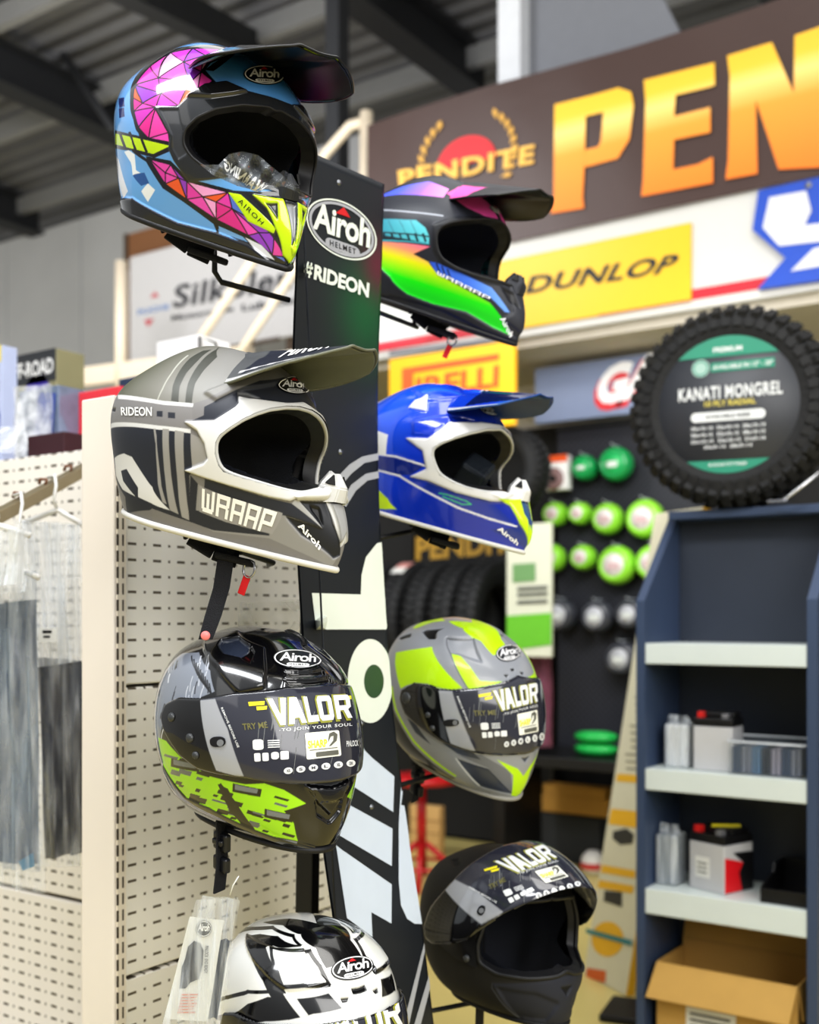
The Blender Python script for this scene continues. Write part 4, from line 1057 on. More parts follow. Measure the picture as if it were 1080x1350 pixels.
def display_stand():
    pr = board_profile()
    root = thing('helmet_display_stand', 'tall narrow black curved display board with white lettering that carries the helmets', 'display stand', Matrix.Translation((-1.03, 1.41, 0)))
    zs = [p[1] for p in pr]; nz, ny = 150, 36
    zz = np.linspace(.02, zs[-1], nz); xx = pchip(zs, [p[0] for p in pr], np.maximum(zz, zs[0]))
    P = np.zeros((nz, ny, 3)); cy = np.linspace(0, 1, ny)
    top = on_y(390, 197, BOARD_Y0).z-zs[-1]
    for i in range(nz):
        P[i, :, 0] = xx[i]; P[i, :, 1] = BOARD_Y0+(BOARD_Y1-BOARD_Y0)*cy
        P[i, :, 2] = zz[i]+top*(1-cy)*np.clip((zz[i]-zs[-1]+.5)/.5, 0, 1)
    col = np.zeros((nz*ny, 3)); col[:] = lin((36,39,44))
    g = P.reshape(-1, 3)
    def print_spot(u, v, c, r):
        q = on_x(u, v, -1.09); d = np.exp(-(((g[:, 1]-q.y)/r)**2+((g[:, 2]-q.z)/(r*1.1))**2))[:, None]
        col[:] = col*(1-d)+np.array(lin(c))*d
    print_spot(487, 412, (26,84,50), .07); print_spot(500, 350, (92,36,50), .04)  # soft green and red spots of printed colour
    inv = root_matrix(root).inverted(); Pl = P-np.array([-1.03, 1.41, 0])
    b = sheet('display_board', Pl, paint_mat('board_print', .38, spec=.4), root, -.004, np.vstack([col, col]))
    bv = world_bvh([b])
    ZA = zoom(370, 180, 2.109); ZB = zoom(370, 700, 2.077)
    wh = mat('board_white', (226,232,222), .45); gr = mat('board_grey', (168,170,176), .45); wb = mat('board_pale_blue', (206,216,230), .45)
    def px(polys): v, t = polys2d(polys); return v, t
    L = flat_decal('large_lettering', polys2d([ZB((84,170),(218,174),(220,120),(232,72),(262,34),(300,16),(300,270),(96,270))]), None, wh, b, bv)
    o_ = ring2d([(370+(244+62*math.cos(a)-.0)/2.077, 700+(411+115*math.sin(a))/2.077) for a in np.linspace(0, 2*PI, 48, endpoint=False)], [(370+(254+27*math.cos(a))/2.077, 700+(412+46*math.sin(a))/2.077) for a in np.linspace(0, 2*PI, 48, endpoint=False)])
    flat_decal('large_lettering', o_, None, wh, b, bv)
    flat_decal('letter_counter', polys2d([[(370+(254+26*math.cos(a))/2.077, 700+(412+45*math.sin(a))/2.077) for a in np.linspace(0, 2*PI, 32, endpoint=False)]]), None, mat('board_green', (52,80,54), .45), b, bv, .0009)
    flat_decal('large_lettering', polys2d([ZB((214,560),(228,600),(250,622),(310,672),(307,770),(186,692),(205,640),(210,590)), ZB((150,735),(172,742),(305,815),(303,918),(160,834),(150,828)), ZB((150,860),(165,872),(303,968),(302,1075),(247,1044),(250,1112),(180,1060))]), None, wb, b, bv)
    flat_decal('large_lettering', polys2d([ZB((328,700),(335,700),(352,860),(386,1076),(366,1076),(345,1062),(328,1025),(322,960),(322,800))]), None, wb, b, bv)
    flat_decal('printed_stripe', polys2d([ZB((334,1352),(350,1352),(394,1150),(392,1128))]), None, gr, b, bv); flat_decal('printed_stripe', polys2d([ZB((364,1352),(382,1352),(412,1236),(408,1206))]), None, gr, b, bv)
    for p in ([(140,976),(158,945),(190,912),(225,890),(280,878),(280,898),(232,908),(195,938),(168,970),(152,1000)], [(165,1018),(195,968),(235,938),(280,928),(280,948),(240,957),(208,985),(180,1030)]): flat_decal('printed_arc', polys2d([ZA(*p)]), None, gr, b, bv)
    g_ = logo(); q = ZA((70,146),(266,212),(266,372),(70,302))
    r1 = flat_decal('logo_ring', ring2d(ell(.5,.5,.5,.5,56), ell(.5,.5,.478,.472,56)), q, mat('board_white', ()), b, bv)
    flat_decal('logo_ring', ring2d(ell(.5,.5,.462,.452,56), ell(.5,.5,.425,.405,56)), q, gr, b, bv)
    flat_decal('logo_lettering', place2d(text2d('Airoh', bold=.03, shear=.1, spacing=.96), .09, .33, .91, .83), q, wh, b, bv)
    flat_decal('logo_bar', polys2d([rrect(.27, .10, .76, .28, .085)]), q, gr, b, bv); flat_decal('logo_bar_lettering', place2d(text2d('HELMET', bold=.015, spacing=1.3), .33, .14, .70, .24), q, mat('dark_ink', (24,24,28), .5), b, bv, .0018)
    flat_decal('logo_triangle', polys2d([[(.41,.75),(.62,.75),(.53,.90)]]), q, REDINK(), b, bv, .0018)
    flat_decal('slogan_lettering', merge2d(polys2d([[(.022,0),(.046,0),(.066,1),(.042,1)], [(.072,0),(.096,0),(.116,1),(.092,1)], [(.0,.24),(.12,.24),(.12,.42),(.0,.42)], [(.012,.6),(.132,.6),(.132,.78),(.012,.78)]]), place2d(text2d('RIDEON', bold=.042), .155, 0, 1, 1)), ZA((66,345),(246,408),(243,449),(62,388)), wh, b, bv)
    for u, v in ((447,241), (449,596), (477,954), (490,1064)):
        loc, nor, fi, d = bv.ray_cast(CAM, ray(u, v).normalized())
        if loc is None: continue
        M = inv @ Matrix.Translation(loc) @ Matrix.Rotation(R(90), 4, 'Y')
        MB().lathe([(0, .0035), (.003, .003), (.005, 0)], M, 14).build('bolt', mat('bolt_steel', (120,122,126), .3, .8), b, True)
    # frame behind the board
    blk = mat('stand_steel', (20,20,22), .45); off = Vector((1.03, -1.41, 0))
    q = MB()
    q.bar(Vector((-1.17, 1.40, .02))+off, Vector((-1.135, 1.40, 1.75))+off, .035, .02, Vector((0, 1, 0)), .003); q.build('pole', blk, root)
    MB().bar(Vector((-1.17, 1.335, .02))+off, Vector((-1.10, 1.335, .55))+off, .026, .016, Vector((0, 1, 0)), .003).build('brace', blk, root)
    MB().bar(Vector((-1.16, 1.25, .60))+off, Vector((-1.16, 1.56, .60))+off, .014, .014, Vector((1, 0, 0)), .002).build('cross_bar', blk, root)
    MB().box(Vector((-1.07, 1.41, .011))+off, (.46, .5, .02), None, .006).build('base_plate', blk, root)
    # a wire arm for each helmet
    def arm(S, side, pts=None):
        c = S.M @ Vector((-.045, 0, -.03)); y = BOARD_Y0+.004 if side < 0 else BOARD_Y1-.004
        zb = (S.M @ Vector((-.01, side*.08, -.125))).z-.012-(.022 if S in (S_YEL, S_RAI) else 0)
        k = [Vector((-1.155, y, zb-.02)), Vector((-1.12, y+side*.03, zb-.02)), Vector((c.x+.02, c.y-side*.02, zb)), Vector((c.x, c.y, zb+.012)), Vector((c.x, c.y, c.z+.045))]
        k = pts or k
        m = MB(); m.tube([p+off for p in k], .0042, 10); m.lathe([(.0, .012), (.028, .010), (.032, 0), (.028, -.006), (0, -.008)], Matrix.Translation(k[-1]+off), 20)
        m.build('helmet_arm', blk, root)
    c = S_COL.M @ Vector((-.045, 0, -.0))
    e = Vector((-1.11, BOARD_Y0, on_x(388, 398, -1.11).z)); nk = S_COL.M @ Vector((-.03, 0, -.11)); dn = -(nk-CAM).x*ST+(nk-CAM).y*CT; a1 = at_d(292, 372, dn+.01); a0 = at_d(283, 358, dn); a2 = at_d(283, 322, dn)
    arm(S_COL, -1, [e, a1, a0, a2, Vector((nk.x, nk.y, nk.z-.02)), Vector((nk.x, nk.y, nk.z+.06))])
    for S, sd in ((S_GRAY, -1), (S_BLK, -1), (S_WHI, -1), (S_RAI, 1), (S_BLU, 1), (S_YEL, 1), (S_MAT, 1)): arm(S, sd)
    return root
STAND = display_stand()
# ------------------------------------------------------------------ things hanging from helmets
def clear_mat(name='clear_film', a=.22, rough=.12, col=(225,230,235), sc=(90,90,5), soft=False):
    if name in MATS: return MATS[name]
    m = mat(name, col, rough, var=.03, spec=.6)
    b = m.node_tree.nodes['Principled BSDF']; nt = m.node_tree
    # film: mostly see-through, more solid where it creases
    tc = nt.nodes.new('ShaderNodeTexCoord'); mp = nt.nodes.new('ShaderNodeMapping'); mp.inputs['Scale'].default_value = sc
    n = nt.nodes.new('ShaderNodeTexNoise'); n.inputs['Scale'].default_value = 1.; n.inputs['Detail'].default_value = 2; n.inputs['Distortion'].default_value = .25
    nt.links.new(tc.outputs['Object'], mp.inputs['Vector']); nt.links.new(mp.outputs['Vector'], n.inputs['Vector'])
    r = nt.nodes.new('ShaderNodeMapRange'); r.inputs['From Min'].default_value = .40; r.inputs['From Max'].default_value = .72; r.inputs['To Min'].default_value = a*.45; r.inputs['To Max'].default_value = min(1, a*2.4)
    nt.links.new(n.outputs['Fac'], r.inputs['Value']); nt.links.new(r.outputs['Result'], b.inputs['Alpha'])
    bp = nt.nodes.new('ShaderNodeBump'); bp.inputs['Strength'].default_value = .6; bp.inputs['Distance'].default_value = .006
    nt.links.new(n.outputs['Fac'], bp.inputs['Height']); nt.links.new(bp.outputs['Normal'], b.inputs['Normal'])
    return m
def draped(name, corners, m, parent=None, nu=26, nv=34, amp=.004, fold=9., seed=0, world=True, sag=.0):
    """wavy film or cloth spanning four world corners tl, tr, br, bl"""
    rg = np.random.default_rng(seed); u, v = np.meshgrid(np.linspace(0, 1, nu), np.linspace(0, 1, nv), indexing='ij')
    tl, tr, br, bl = [np.array(c) for c in corners]
    P = (tl*(1-u[..., None])*(1-v[..., None])+tr*u[..., None]*(1-v[..., None])+br*u[..., None]*v[..., None]+bl*(1-u[..., None])*v[..., None])
    n = np.cross(tr-tl, bl-tl); n /= np.linalg.norm(n)
    h = sum(rg.uniform(.4, 1)*np.sin(u*rg.uniform(.5, 1.6)*fold+v*rg.uniform(-3, 3)+rg.uniform(0, 6)) for _ in range(4))*.5
    h += .4*np.sin(v*rg.uniform(5, 11)+u*rg.uniform(3, 7)+rg.uniform(0, 6))
    P = P+n*(h*amp)[..., None]
    idx = np.arange(nu*nv).reshape(nu, nv); q = np.stack([idx[:-1, :-1], idx[1:, :-1], idx[1:, 1:], idx[:-1, 1:]], -1).reshape(-1, 4).tolist()
    return mesh_obj(name, P.reshape(-1, 3), q, m, parent, True, world=world and parent is not None)
def long_strap():
    w = mat('webbing', (24,25,32), .8, bump=.5, bscale=700)
    P = [at_d(297, 712, 1.45), at_d(298, 735, 1.445), at_d(292, 775, 1.44), at_d(281, 812, 1.435), at_d(271, 843, 1.43)]
    sd = (at_d(309, 775, 1.445)-at_d(287, 775, 1.445))*.5
    V = []; 
    for k, p in enumerate(P):
        s_ = sd*(1 if k < 4 else .85); f = ray(292, 775).normalized()*.0012
        V += [p-s_-f, p+s_-f, p+s_+f, p-s_+f]
    F_ = []
    for k in range(len(P)-1):
        for j in range(4): F_.append((4*k+j, 4*k+(j+1) % 4, 4*k+4+(j+1) % 4, 4*k+4+j))
    F_ += [(3, 2, 1, 0), tuple(4*(len(P)-1)+j for j in range(4))]
    o = mesh_obj('chin_strap_end', V, F_, w, H_GRAY, world=True)
    c = at_d(271, 838, 1.424); d = -ray(271, 838).normalized()
    M = root_matrix(H_GRAY).inverted() @ Matrix.Translation(c) @ Vector((0, 0, 1)).rotation_difference(d).to_matrix().to_4x4()
    q = MB().lathe([(0, .0015), (.005, .0015), (.006, 0), (.006, -.004)], M, 18).build('snap_button', mat('pink_snap', (232,130,128), .4), o, True)
    q['label'] = 'pink snap button at the strap end'
long_strap()
def film_insert():
    """clear warning film tucked in the mouth of the top helmet"""
    Z = zoom(130, 20, 2.842)
    t = thing('plastic_film_sleeve', 'clear crumpled warning film tucked into the mouth opening of the pink-faceted helmet', 'film', Matrix.Translation(at_d(335, 240, 1.36)))
    pts = [(380,560),(430,600),(520,640),(600,660),(690,640),(740,660),(815,712),(790,690),(690,600),(640,560),(600,525),(540,510),(490,520),(450,560)]
    bm = bmesh.new(); rg = random.Random(4)
    v, tr = refine(np.array(Z(*pts)), polys2d([Z(*pts)])[1], 9.) if False else refine(*polys2d([Z(*pts)]), 8.)
    W3 = [at_d(u, w, 1.335+.02*math.sin(u*.21)*math.cos(w*.17)+rg.uniform(-.002, .002)+(.03 if u > 390 else 0)) for u, w in v]
    o = mesh_obj('film', W3, tr, clear_mat('warning_film', .5, .06, (120,124,128), (9,9,9)), t, True, world=True)
    bv = world_bvh([o])
    vt = text2d('WARNING', bold=.03); vm = vt[0].copy(); vm[:, 0] = 1-vm[:, 0]
    flat_decal('film_lettering', (vm, vt[1]), Z((470,535),(640,640),(600,676),(470,580)), WHITEINK(), o, bv, .001, 5.)
film_insert()
def hang_bag():
    """instruction card in a clear bag, hung from the black helmet's strap"""
    Z = zoom(200, 1080, 3.); D = 1.37
    t = thing('instruction_card_bag', 'clear bag with a white instruction card, hanging under the black and lime helmet', 'bag', Matrix.Translation(at_d(265, 1270, D)))
    c = [at_d(u, v, D) for u, v in Z((150,385),(285,400),(222,800),(48,790))]
    cd = draped('instruction_card', c, mat('card_white', (206,206,200), .6), t, amp=.0006, fold=2, seed=2)
    bv = world_bvh([cd])
    flat_decal('card_picture', polys2d([[(.0,0),(0,.45),(.12,.62),(.2,.88),(.45,1),(.75,.95),(.95,.8),(1,.5),(.9,.2),(.5,.12),(.3,0)]]), Z((130,480),(215,480),(190,668),(112,668)), mat('card_black', (40,41,44), .5), cd, bv)
    g = logo(); q = Z((178,398),(240,400),(236,466),(174,464))
    flat_decal('card_badge', g['field'], q, mat('card_black', ()), cd, bv); flat_decal('card_badge_ring', g['ring'], q, WHITEINK(), cd, bv, .0016); flat_decal('card_badge_lettering', g['wordp'], q, WHITEINK(), cd, bv, .0017)
    flat_decal('card_lettering', text2d('PINLOCK  EVO READY', bold=.01), Z((226,500),(222,610),(208,608),(212,500)), mat('card_black', ()), cd, bv)
    flat_decal('card_notice', polys2d([[(0,1-k*.13),(1,1-k*.13),(1-.2*(k % 3),.94-k*.13),(0,.94-k*.13)] for k in range(7)]), Z((120,690),(185,690),(170,780),(98,780)), mat('card_red', (196,120,100), .6), cd, bv)
    b = draped('clear_bag', [at_d(u, v, D-.006) for u, v in Z((175,318),(342,312),(255,845),(40,815))], clear_mat(), t, amp=.003, seed=5)
    draped('clear_bag_back', [at_d(u, v, D+.012) for u, v in Z((200,300),(350,320),(270,830),(100,815))], clear_mat(), t, amp=.004, seed=6)
    d = draped('inner_cap', [at_d(u, v, D+.006) for u, v in Z((250,470),(310,480),(260,790),(190,790))], mat('dark_visor_part', (70,76,88), .3), t, amp=.004, seed=8)
    MB().tube([at_d(u, v, D-.002) for u, v in Z((310,300),(322,262),(345,225))], .0009, 6).build('tag_string', mat('string_white', (215,215,210), .6), t, world=True)
hang_bag()
# ------------------------------------------------------------------ cream gondola shelving on the left
GX, PY, LY = -1.40, 1.2141, 1.55
def slot_mat(name, base, ax, period, dash, dot, pitch, rowh, o=(0., 0.), dark=(74,66,54)):
    """punched steel: rows of long and short slots"""
    m = mat(name, base, .5, var=.05, scale=6)
    nt = m.node_tree; b = nt.nodes['Principled BSDF']; mix0 = b.inputs['Base Color'].links[0].from_socket
    tc = nt.nodes.new('ShaderNodeTexCoord'); sp = nt.nodes.new('ShaderNodeSeparateXYZ'); nt.links.new(tc.outputs['Object'], sp.inputs[0])
    def mth(op, a, b_=None):
        n = nt.nodes.new('ShaderNodeMath'); n.operation = op
        for i, k in enumerate((a, b_)):
            if k is None: continue
            if isinstance(k, (int, float)): n.inputs[i].default_value = k
            else: nt.links.new(k, n.inputs[i])
        return n.outputs[0]
    def fr(sock, per, off): return mth('FRACT', mth('DIVIDE', mth('ADD', sock, off+50*per), per))
    h = fr(sp.outputs[ax], period, o[0]); z = fr(sp.outputs['Z'], pitch, o[1])
    row = mth('LESS_THAN', mth('ABSOLUTE', mth('SUBTRACT', z, .5)), rowh/pitch/2)
    d1 = mth('LESS_THAN', mth('ABSOLUTE', mth('SUBTRACT', h, .3)), dash/period/2)
    k = d1
    if dot: k = mth('MAXIMUM', d1, mth('LESS_THAN', mth('ABSOLUTE', mth('SUBTRACT', h, .8)), dot/period/2))
    k = mth('MULTIPLY', k, row)
    mx = nt.nodes.new('ShaderNodeMix'); mx.data_type = 'RGBA'; nt.links.new(k, mx.inputs['Factor']); nt.links.new(mix0, mx.inputs['A']); mx.inputs['B'].default_value = (*lin(dark), 1)
    nt.links.new(mx.outputs['Result'], b.inputs['Base Color'])
    return m
def gondola():
    cream = mat('cream_steel', (228,220,212), .45, var=.04, scale=5)
    root = thing('gondola_shelf_unit', 'cream steel shop shelving unit with slotted back panels, left of the stand', 'shelving unit', Matrix.Identity(4))
    X1 = on_y(107, 600, PY).x; zt = 1.607
    MB().box2((X1, PY, .0), (GX, PY+.026, zt), .003).box2((X1, PY+.026, 0), (X1+.02, LY+.02, zt), .003).build('end_panel', cream, root)
    MB().box2((GX-.02, PY+.006, .0), (GX+.002, PY+.024, zt-.004)).build('slotted_upright', slot_mat('slotted_upright', (226,217,203), 'Y', .0105, .0036, 0, .0262, .018, (0, 0), (60,52,44)), root)
    sm = slot_mat('slot_panel_side', (242,239,233), 'Y', .0545, .0180, .0048, .0262, .0043, (.012, .004), (96,88,76))
    yA = PY+.0262; yB = 1.86
    cuts = [on_x(200, v, GX).z for v in (903, 1280)]
    seg = [(cuts[0]+.0025, zt-.02), (cuts[1]+.0025, cuts[0]-.0025), (.12, cuts[1]-.0025)]
    for a, b in seg: MB().box2((GX-.022, yA+.004, a), (GX-.006, yB, b), .003).build('side_back_panel', sm, root)
    MB().box2((GX-.03, yA, .0), (GX-.024, yB, zt-.02)).build('panel_backing', mat('panel_backing_tan', (120,112,100), .7), root)  # darker sheet seen through the panel seams
    sl = slot_mat('slot_panel_front', (236,231,225), 'X', .0545, .0185, .0048, .0262, .0054, (.03, .010))
    xL = on_y(-60, 600, LY).x-.9
    c2 = on_y(60, 1178, LY).z
    for a, b in ((c2+.003, zt-.005), (.12, c2-.006)): MB().box2((xL, LY, a), (X1-.001, LY+.014, b), .003).build('front_back_panel', sl, root)
    MB().box2((xL, LY+.016, .0), (X1-.001, LY+.022, zt-.01)).build('panel_backing', mat('panel_backing_tan', ()), root)
    MB().box2((xL, LY+.022, zt-.03), (GX-.032, 2.3, zt-.006), .003).box2((GX-.03, PY+.027, zt-.02), (GX-.001, yB, zt-.006), .002).build('top_shelf', cream, root)
    MB().box2((xL, LY-.3, .0), (X1-.002, LY-.002, .12), .004).build('base_shelf', cream, root)
    return root, X1, zt, xL
GOND, GX1, GZT, GXL = gondola()
def hang_rail():
    t = thing('sloping_hang_rail', 'sloping square steel arm with garment stops, on the slotted panel at left', 'hang rail', Matrix.Identity(4))
    A = on_y(128, 610, LY-.02); B = on_y(-60, 712, 1.12)
    m = mat('rail_brass', (150,138,112), .35, .5)
    MB().bar(A, B, .022, .022, bev=.002).build('rail', m, t)
    MB().box(A+Vector((0, .010, 0)), (.03, .016, .07), None, .002).build('bracket', m, t)
    d = (B-A)
    for u in (93, 60, 26):
        # point on the rail seen at this column
        best = min((A+d*k for k in np.linspace(0, 1, 400)), key=lambda p: abs(CX+F*((p-CAM).x*CT+(p-CAM).y*ST)/(-(p-CAM).x*ST+(p-CAM).y*CT)-u))
        k = MB(); k.tube([best+Vector((0, 0, .010)), best+Vector((.003, 0, .021)), best+Vector((-.010, -.004, .022)), best+Vector((-.014, -.004, .013))], .0032, 8)
        k.build('garment_stop', mat('rusty_clip', (120,82,60), .6), t)
    return A, B
RA, RB = hang_rail()
def rail_pt(k): return RA+(RB-RA)*k
def garment(k, spec):
    """hanger, garment and clear cover, hung from the rail"""
    name, label, cat, px, dcol, seed, hk, extra, hazy = spec
    p = rail_pt(hk)
    t = thing(name, label, cat, Matrix.Translation(p), 'garments in clear plastic on the left rail')
    def C(D, *pp): return [at_d(u, v, D) for u, v in pp]
    Dm = px[0]
    if px[1]: draped('garment', C(Dm+.012, *px[1]), mat('garment_%d_%d_%d' % dcol, dcol, .22, bump=1., bscale=16, coat=.6, spec=.7), t, amp=.012, fold=9, seed=seed)
    hz = ('streaky_film', .8, .15, (222,226,230), (60,60,3)) if 'jacket' not in name else ('haze_film', .42, .12, (148,160,172), (24,24,6))  # white opacity streaks stand in for highlights on the folded plastic
    if hazy: draped('folded_film', C(Dm-.004, *hazy), clear_mat(*hz), t, amp=.010, fold=26, seed=seed+5, nu=50, nv=40)
    draped('plastic_cover', C(Dm-.012, *px[2]), clear_mat('garment_film', .17, .08, (236,240,244), (40,40,8)), t, amp=.011, fold=22, seed=seed+1, nu=60, nv=60)
    draped('plastic_cover_back', C(Dm+.03, *px[2]), clear_mat('garment_film'), t, amp=.006, fold=8, seed=seed+2)
    # hanger: hook over the rail and sloping shoulders
    wp = mat('hanger_white', (224,224,222), .4); top = px[3]
    hp = [at_d(u, v, Dm+.004) for u, v in top]
    q = MB(); hk_ = [p+Vector((-.004, 0, .021)), p+Vector((.016, 0, .024)), p+Vector((.025, -.004, .004)), p+Vector((.023, -.008, -.026))]
    q.tube(hk_+[hp[0]], .0032, 8); q.tube([hp[1], hp[0], hp[2]], .0055, 8); q.build('hanger', wp, t, world=True)
    if extra: extra(t, C, Dm)
def ex_label(t, C, D):
    q = MB(); c = C(D-.024, (50,828), (75,828), (75,846), (50,846)); q.poly(c); q.build('paper_label', mat('paper_label', (222,222,218), .6), t, world=True)
    q = MB(); q.poly(C(D-.0245, (56,831), (68,831), (68,835), (56,835))); q.poly(C(D-.0245, (57,838), (66,838), (66,841), (57,841))); q.build('label_print', mat('dark_ink', (24,24,28), .5), t, world=True)
def ex_teal(t, C, D):
    q = MB(); q.poly(C(D-.0, (24,1136), (44,1124), (46,1142), (30,1148))); q.build('blue_badge', mat('teal_badge', (40,120,160), .5), t, world=True)
garment(0, ('hanging_trousers', 'dark navy trousers in a clear cover, hanging nearest the slotted upright', 'trousers', (2.12, [(50,866),(112,872),(110,1124),(58,1134)], [(18,684),(108,690),(108,1142),(48,1142)], [(76,672),(30,690),(112,694)]), (36,39,52), 21, .38, ex_label, [(22,686),(106,692),(104,872),(48,880)]))
garment(1, ('hanging_jacket', 'grey-blue jacket in a hazy clear cover, front of the rail at far left', 'jacket', (2.0, [(-30,800),(46,790),(50,1140),(-30,1136)], [(-40,748),(48,742),(60,1178),(-40,1160)], [(20,748),(-40,768),(52,762)]), (62,74,94), 31, .62, ex_teal, [(-30,760),(46,752),(52,1150),(-30,1140)]))
garment(2, ('hanging_shirt', 'pale folded garment in a bright clear cover high on the rail', 'shirt', (1.94, None, [(-60,700),(34,690),(32,780),(-60,790)], [(-10,690),(-60,712),(40,706)]), (150,150,150), 41, .78, None, [(-50,706),(32,696),(30,770),(-50,776)]))
def clear_bag_behind():
    t = draped('flat_zip_bag', [on_x(318, 795, GX+.012), on_x(414, 790, GX+.012), on_x(416, 846, GX+.014), on_x(312, 850, GX+.016)], clear_mat('zip_film', .25, .2, (215,215,208), (12,12,12)), None, amp=.002, seed=12)  # bag set flat against the panel, no hook
    tag(t, 'small empty clear zip bag lying flat against the slotted panel above the black helmet', 'bag')
clear_bag_behind()
# boxes and packs on top of the shelving
def carton(name, label, cat, corners_px, Y, depth, m, lid=None, group=None, extra=None):
    """upright box whose front bottom corners stand at two pixels of the plane y=Y"""
    (u0, v0), (u1, v1), vt = corners_px
    a = on_y(u0, v0, Y); b = on_y(u1, v1, Y); h = on_y(u0, vt, Y).z-a.z
    z = min(a.z, b.z)
    t = thing(name, label, cat, Matrix.Translation(((a.x+b.x)/2, Y, z)), group)
    MB().box2((a.x-(a.x+b.x)/2, 0, 0), (b.x-(a.x+b.x)/2, depth, h), .0025).build('box_body', m, t)
    if extra: extra(t, b.x-a.x, depth, h)
    return t
def on_top(u): return None
TOPZ = GZT-.006
def topbox(name, label, u0, u1, vt, Y, depth, m, extra=None, cat='box', group='packs on the shelf top'):
    a = on_y(u0, 500, Y).x; b = on_y(u1, 500, Y).x; h = on_y((u0+u1)/2, vt, Y).z-TOPZ
    t = thing(name, label, cat, Matrix.Translation(((a+b)/2, Y, TOPZ+.0005)), group); w_ = b-a
    MB().box2((-w_/2, 0, 0), (w_/2, depth, h), .003).build('box_body', m, t)
    if extra: extra(t, w_, depth, h)
    return t
def face_text(t, name, s, x0, z0, x1, z1, m, y=-.0012, bold=.03, shear=0.):
    v = text2d(s, bold, shear); P = quad_map(v[0], [(x0, y, z1), (x1, y, z1), (x1, y, z0), (x0, y, z0)]); return mesh_obj(name, P, v[1], m, t)
def face_poly(t, name, pts, m, y=-.001):
    v, tr = polys2d([pts]); return mesh_obj(name, [(a, y, b) for a, b in v], tr, m, t)
def ex_offroad(t, w, d, h):
    face_poly(t, 'printed_tyre', [(w*(.16+.30*math.cos(a)), h*.52+h*.34*math.sin(a)) for a in np.linspace(0, 2*PI, 30, endpoint=False)], mat('violet_print', (62,44,160), .4))
    face_poly(t, 'header_band', [(-w/2, h*.78), (w/2, h*.78), (w/2, h), (-w/2, h)], mat('header_black', (52,54,58), .5))
    face_text(t, 'box_lettering', 'OFF-ROAD', -w*.42, h*.83, w*.46, h*.94, WHITEINK(), -.0022)
topbox('product_box', 'olive box headed OFF-ROAD with a violet tyre picture, far left on the shelf top', 4, 74, 466, 2.05, .1, mat('olive_card', (140,136,104), .5), ex_offroad)
def ex_blue(t, w, d, h):
    face_poly(t, 'yellow_header', [(-w/2, h*.88), (w/2, h*.88), (w/2, h), (-w/2, h)], mat('yellow_card', (222,206,90), .5)); face_poly(t, 'blue_print', [(-w/2, 0), (w*.3, 0), (w*.45, h*.5), (w*.1, h*.75), (-w/2, h*.6)], mat('blue_print', (70,92,170), .4))
topbox('blister_pack', 'blue picture pack with a yellow header cut by the left edge of the photo', -30, 2, 458, 1.84, .05, mat('pale_blue_card', (176,186,214), .4), ex_blue, 'pack')
def ex_silver(t, w, d, h):
    draped('crinkled_wrap', [(-w*.52, -.012, h*1.05), (w*.5, -.012, h*1.0), (w*.52, -.014, 0), (-w*.52, -.014, 0)], clear_mat('loose_film', .6, .1, (236,238,242), (26,26,26)), t, amp=.006, fold=14, seed=17, world=False)
    face_poly(t, 'blue_print', [(-w*.1, h*.2), (w*.35, h*.3), (w*.45, h*.9), (0, h*.95)], mat('blue_print', (70,92,170), .4))
topbox('foil_pack', 'shiny silver-blue plastic pack beside the red box on the shelf top', 24, 77, 512, 1.72, .08, mat('silver_blue_film', (126,140,164), .12, .3, var=.3, scale=30), ex_silver, 'pack')
def ex_red(t, w, d, h):
    face_poly(t, 'white_mark', [(-w*.2, h*.12), (-w*.02, h*.3), (w*.05, h*.55), (w*.12, h*.35), (w*.3, h*.3), (w*.22, h*.62), (w*.02, h*.75), (-w*.15, h*.45)], WHITEINK())
topbox('red_box', 'bright red box with a white mark, behind the cream upright', 94, 158, 514, 1.78, .14, mat('red_card', (220,58,70), .5), ex_red)
topbox('small_carton', 'small black and red carton lying low in front of the foil pack', 36, 84, 572, 1.62, .06, mat('black_red_card', (60,26,34), .5), None)
topbox('dark_blue_box', 'dark blue flat box just left of the grey helmet crown', 156, 190, 497, 2.12, .12, mat('navy_card', (46,58,84), .5), None)
def ex_white(t, w, d, h):
    q = MB(); q.tube([(w/2+.004, .0, h*.15), (w/2+.004, .0, h*.98), (w/2+.06, .0, h*.92), (w/2+.085, .0, h*.75), (w/2+.085, 0, h*.1)], .0035, 8); q.build('wire_handle', mat('dark_wire', (40,38,38), .5), t)
topbox('white_box', 'plain white box with a dark wire frame on its side, above the grey helmet', 206, 262, 446, 2.12, .12, mat('white_card', (236,236,236), .5), ex_white)
t_ = draped('loose_film', [on_y(-30, 566, 1.64), on_y(34, 560, 1.64), on_y(40, 592, 1.6), on_y(-30, 604, 1.6)], clear_mat('loose_film', .6, .1, (236,238,242), (26,26,26)), None, amp=.006, seed=77)
tag(t_, 'crumpled clear film lying on the shelf edge at far left', 'film')
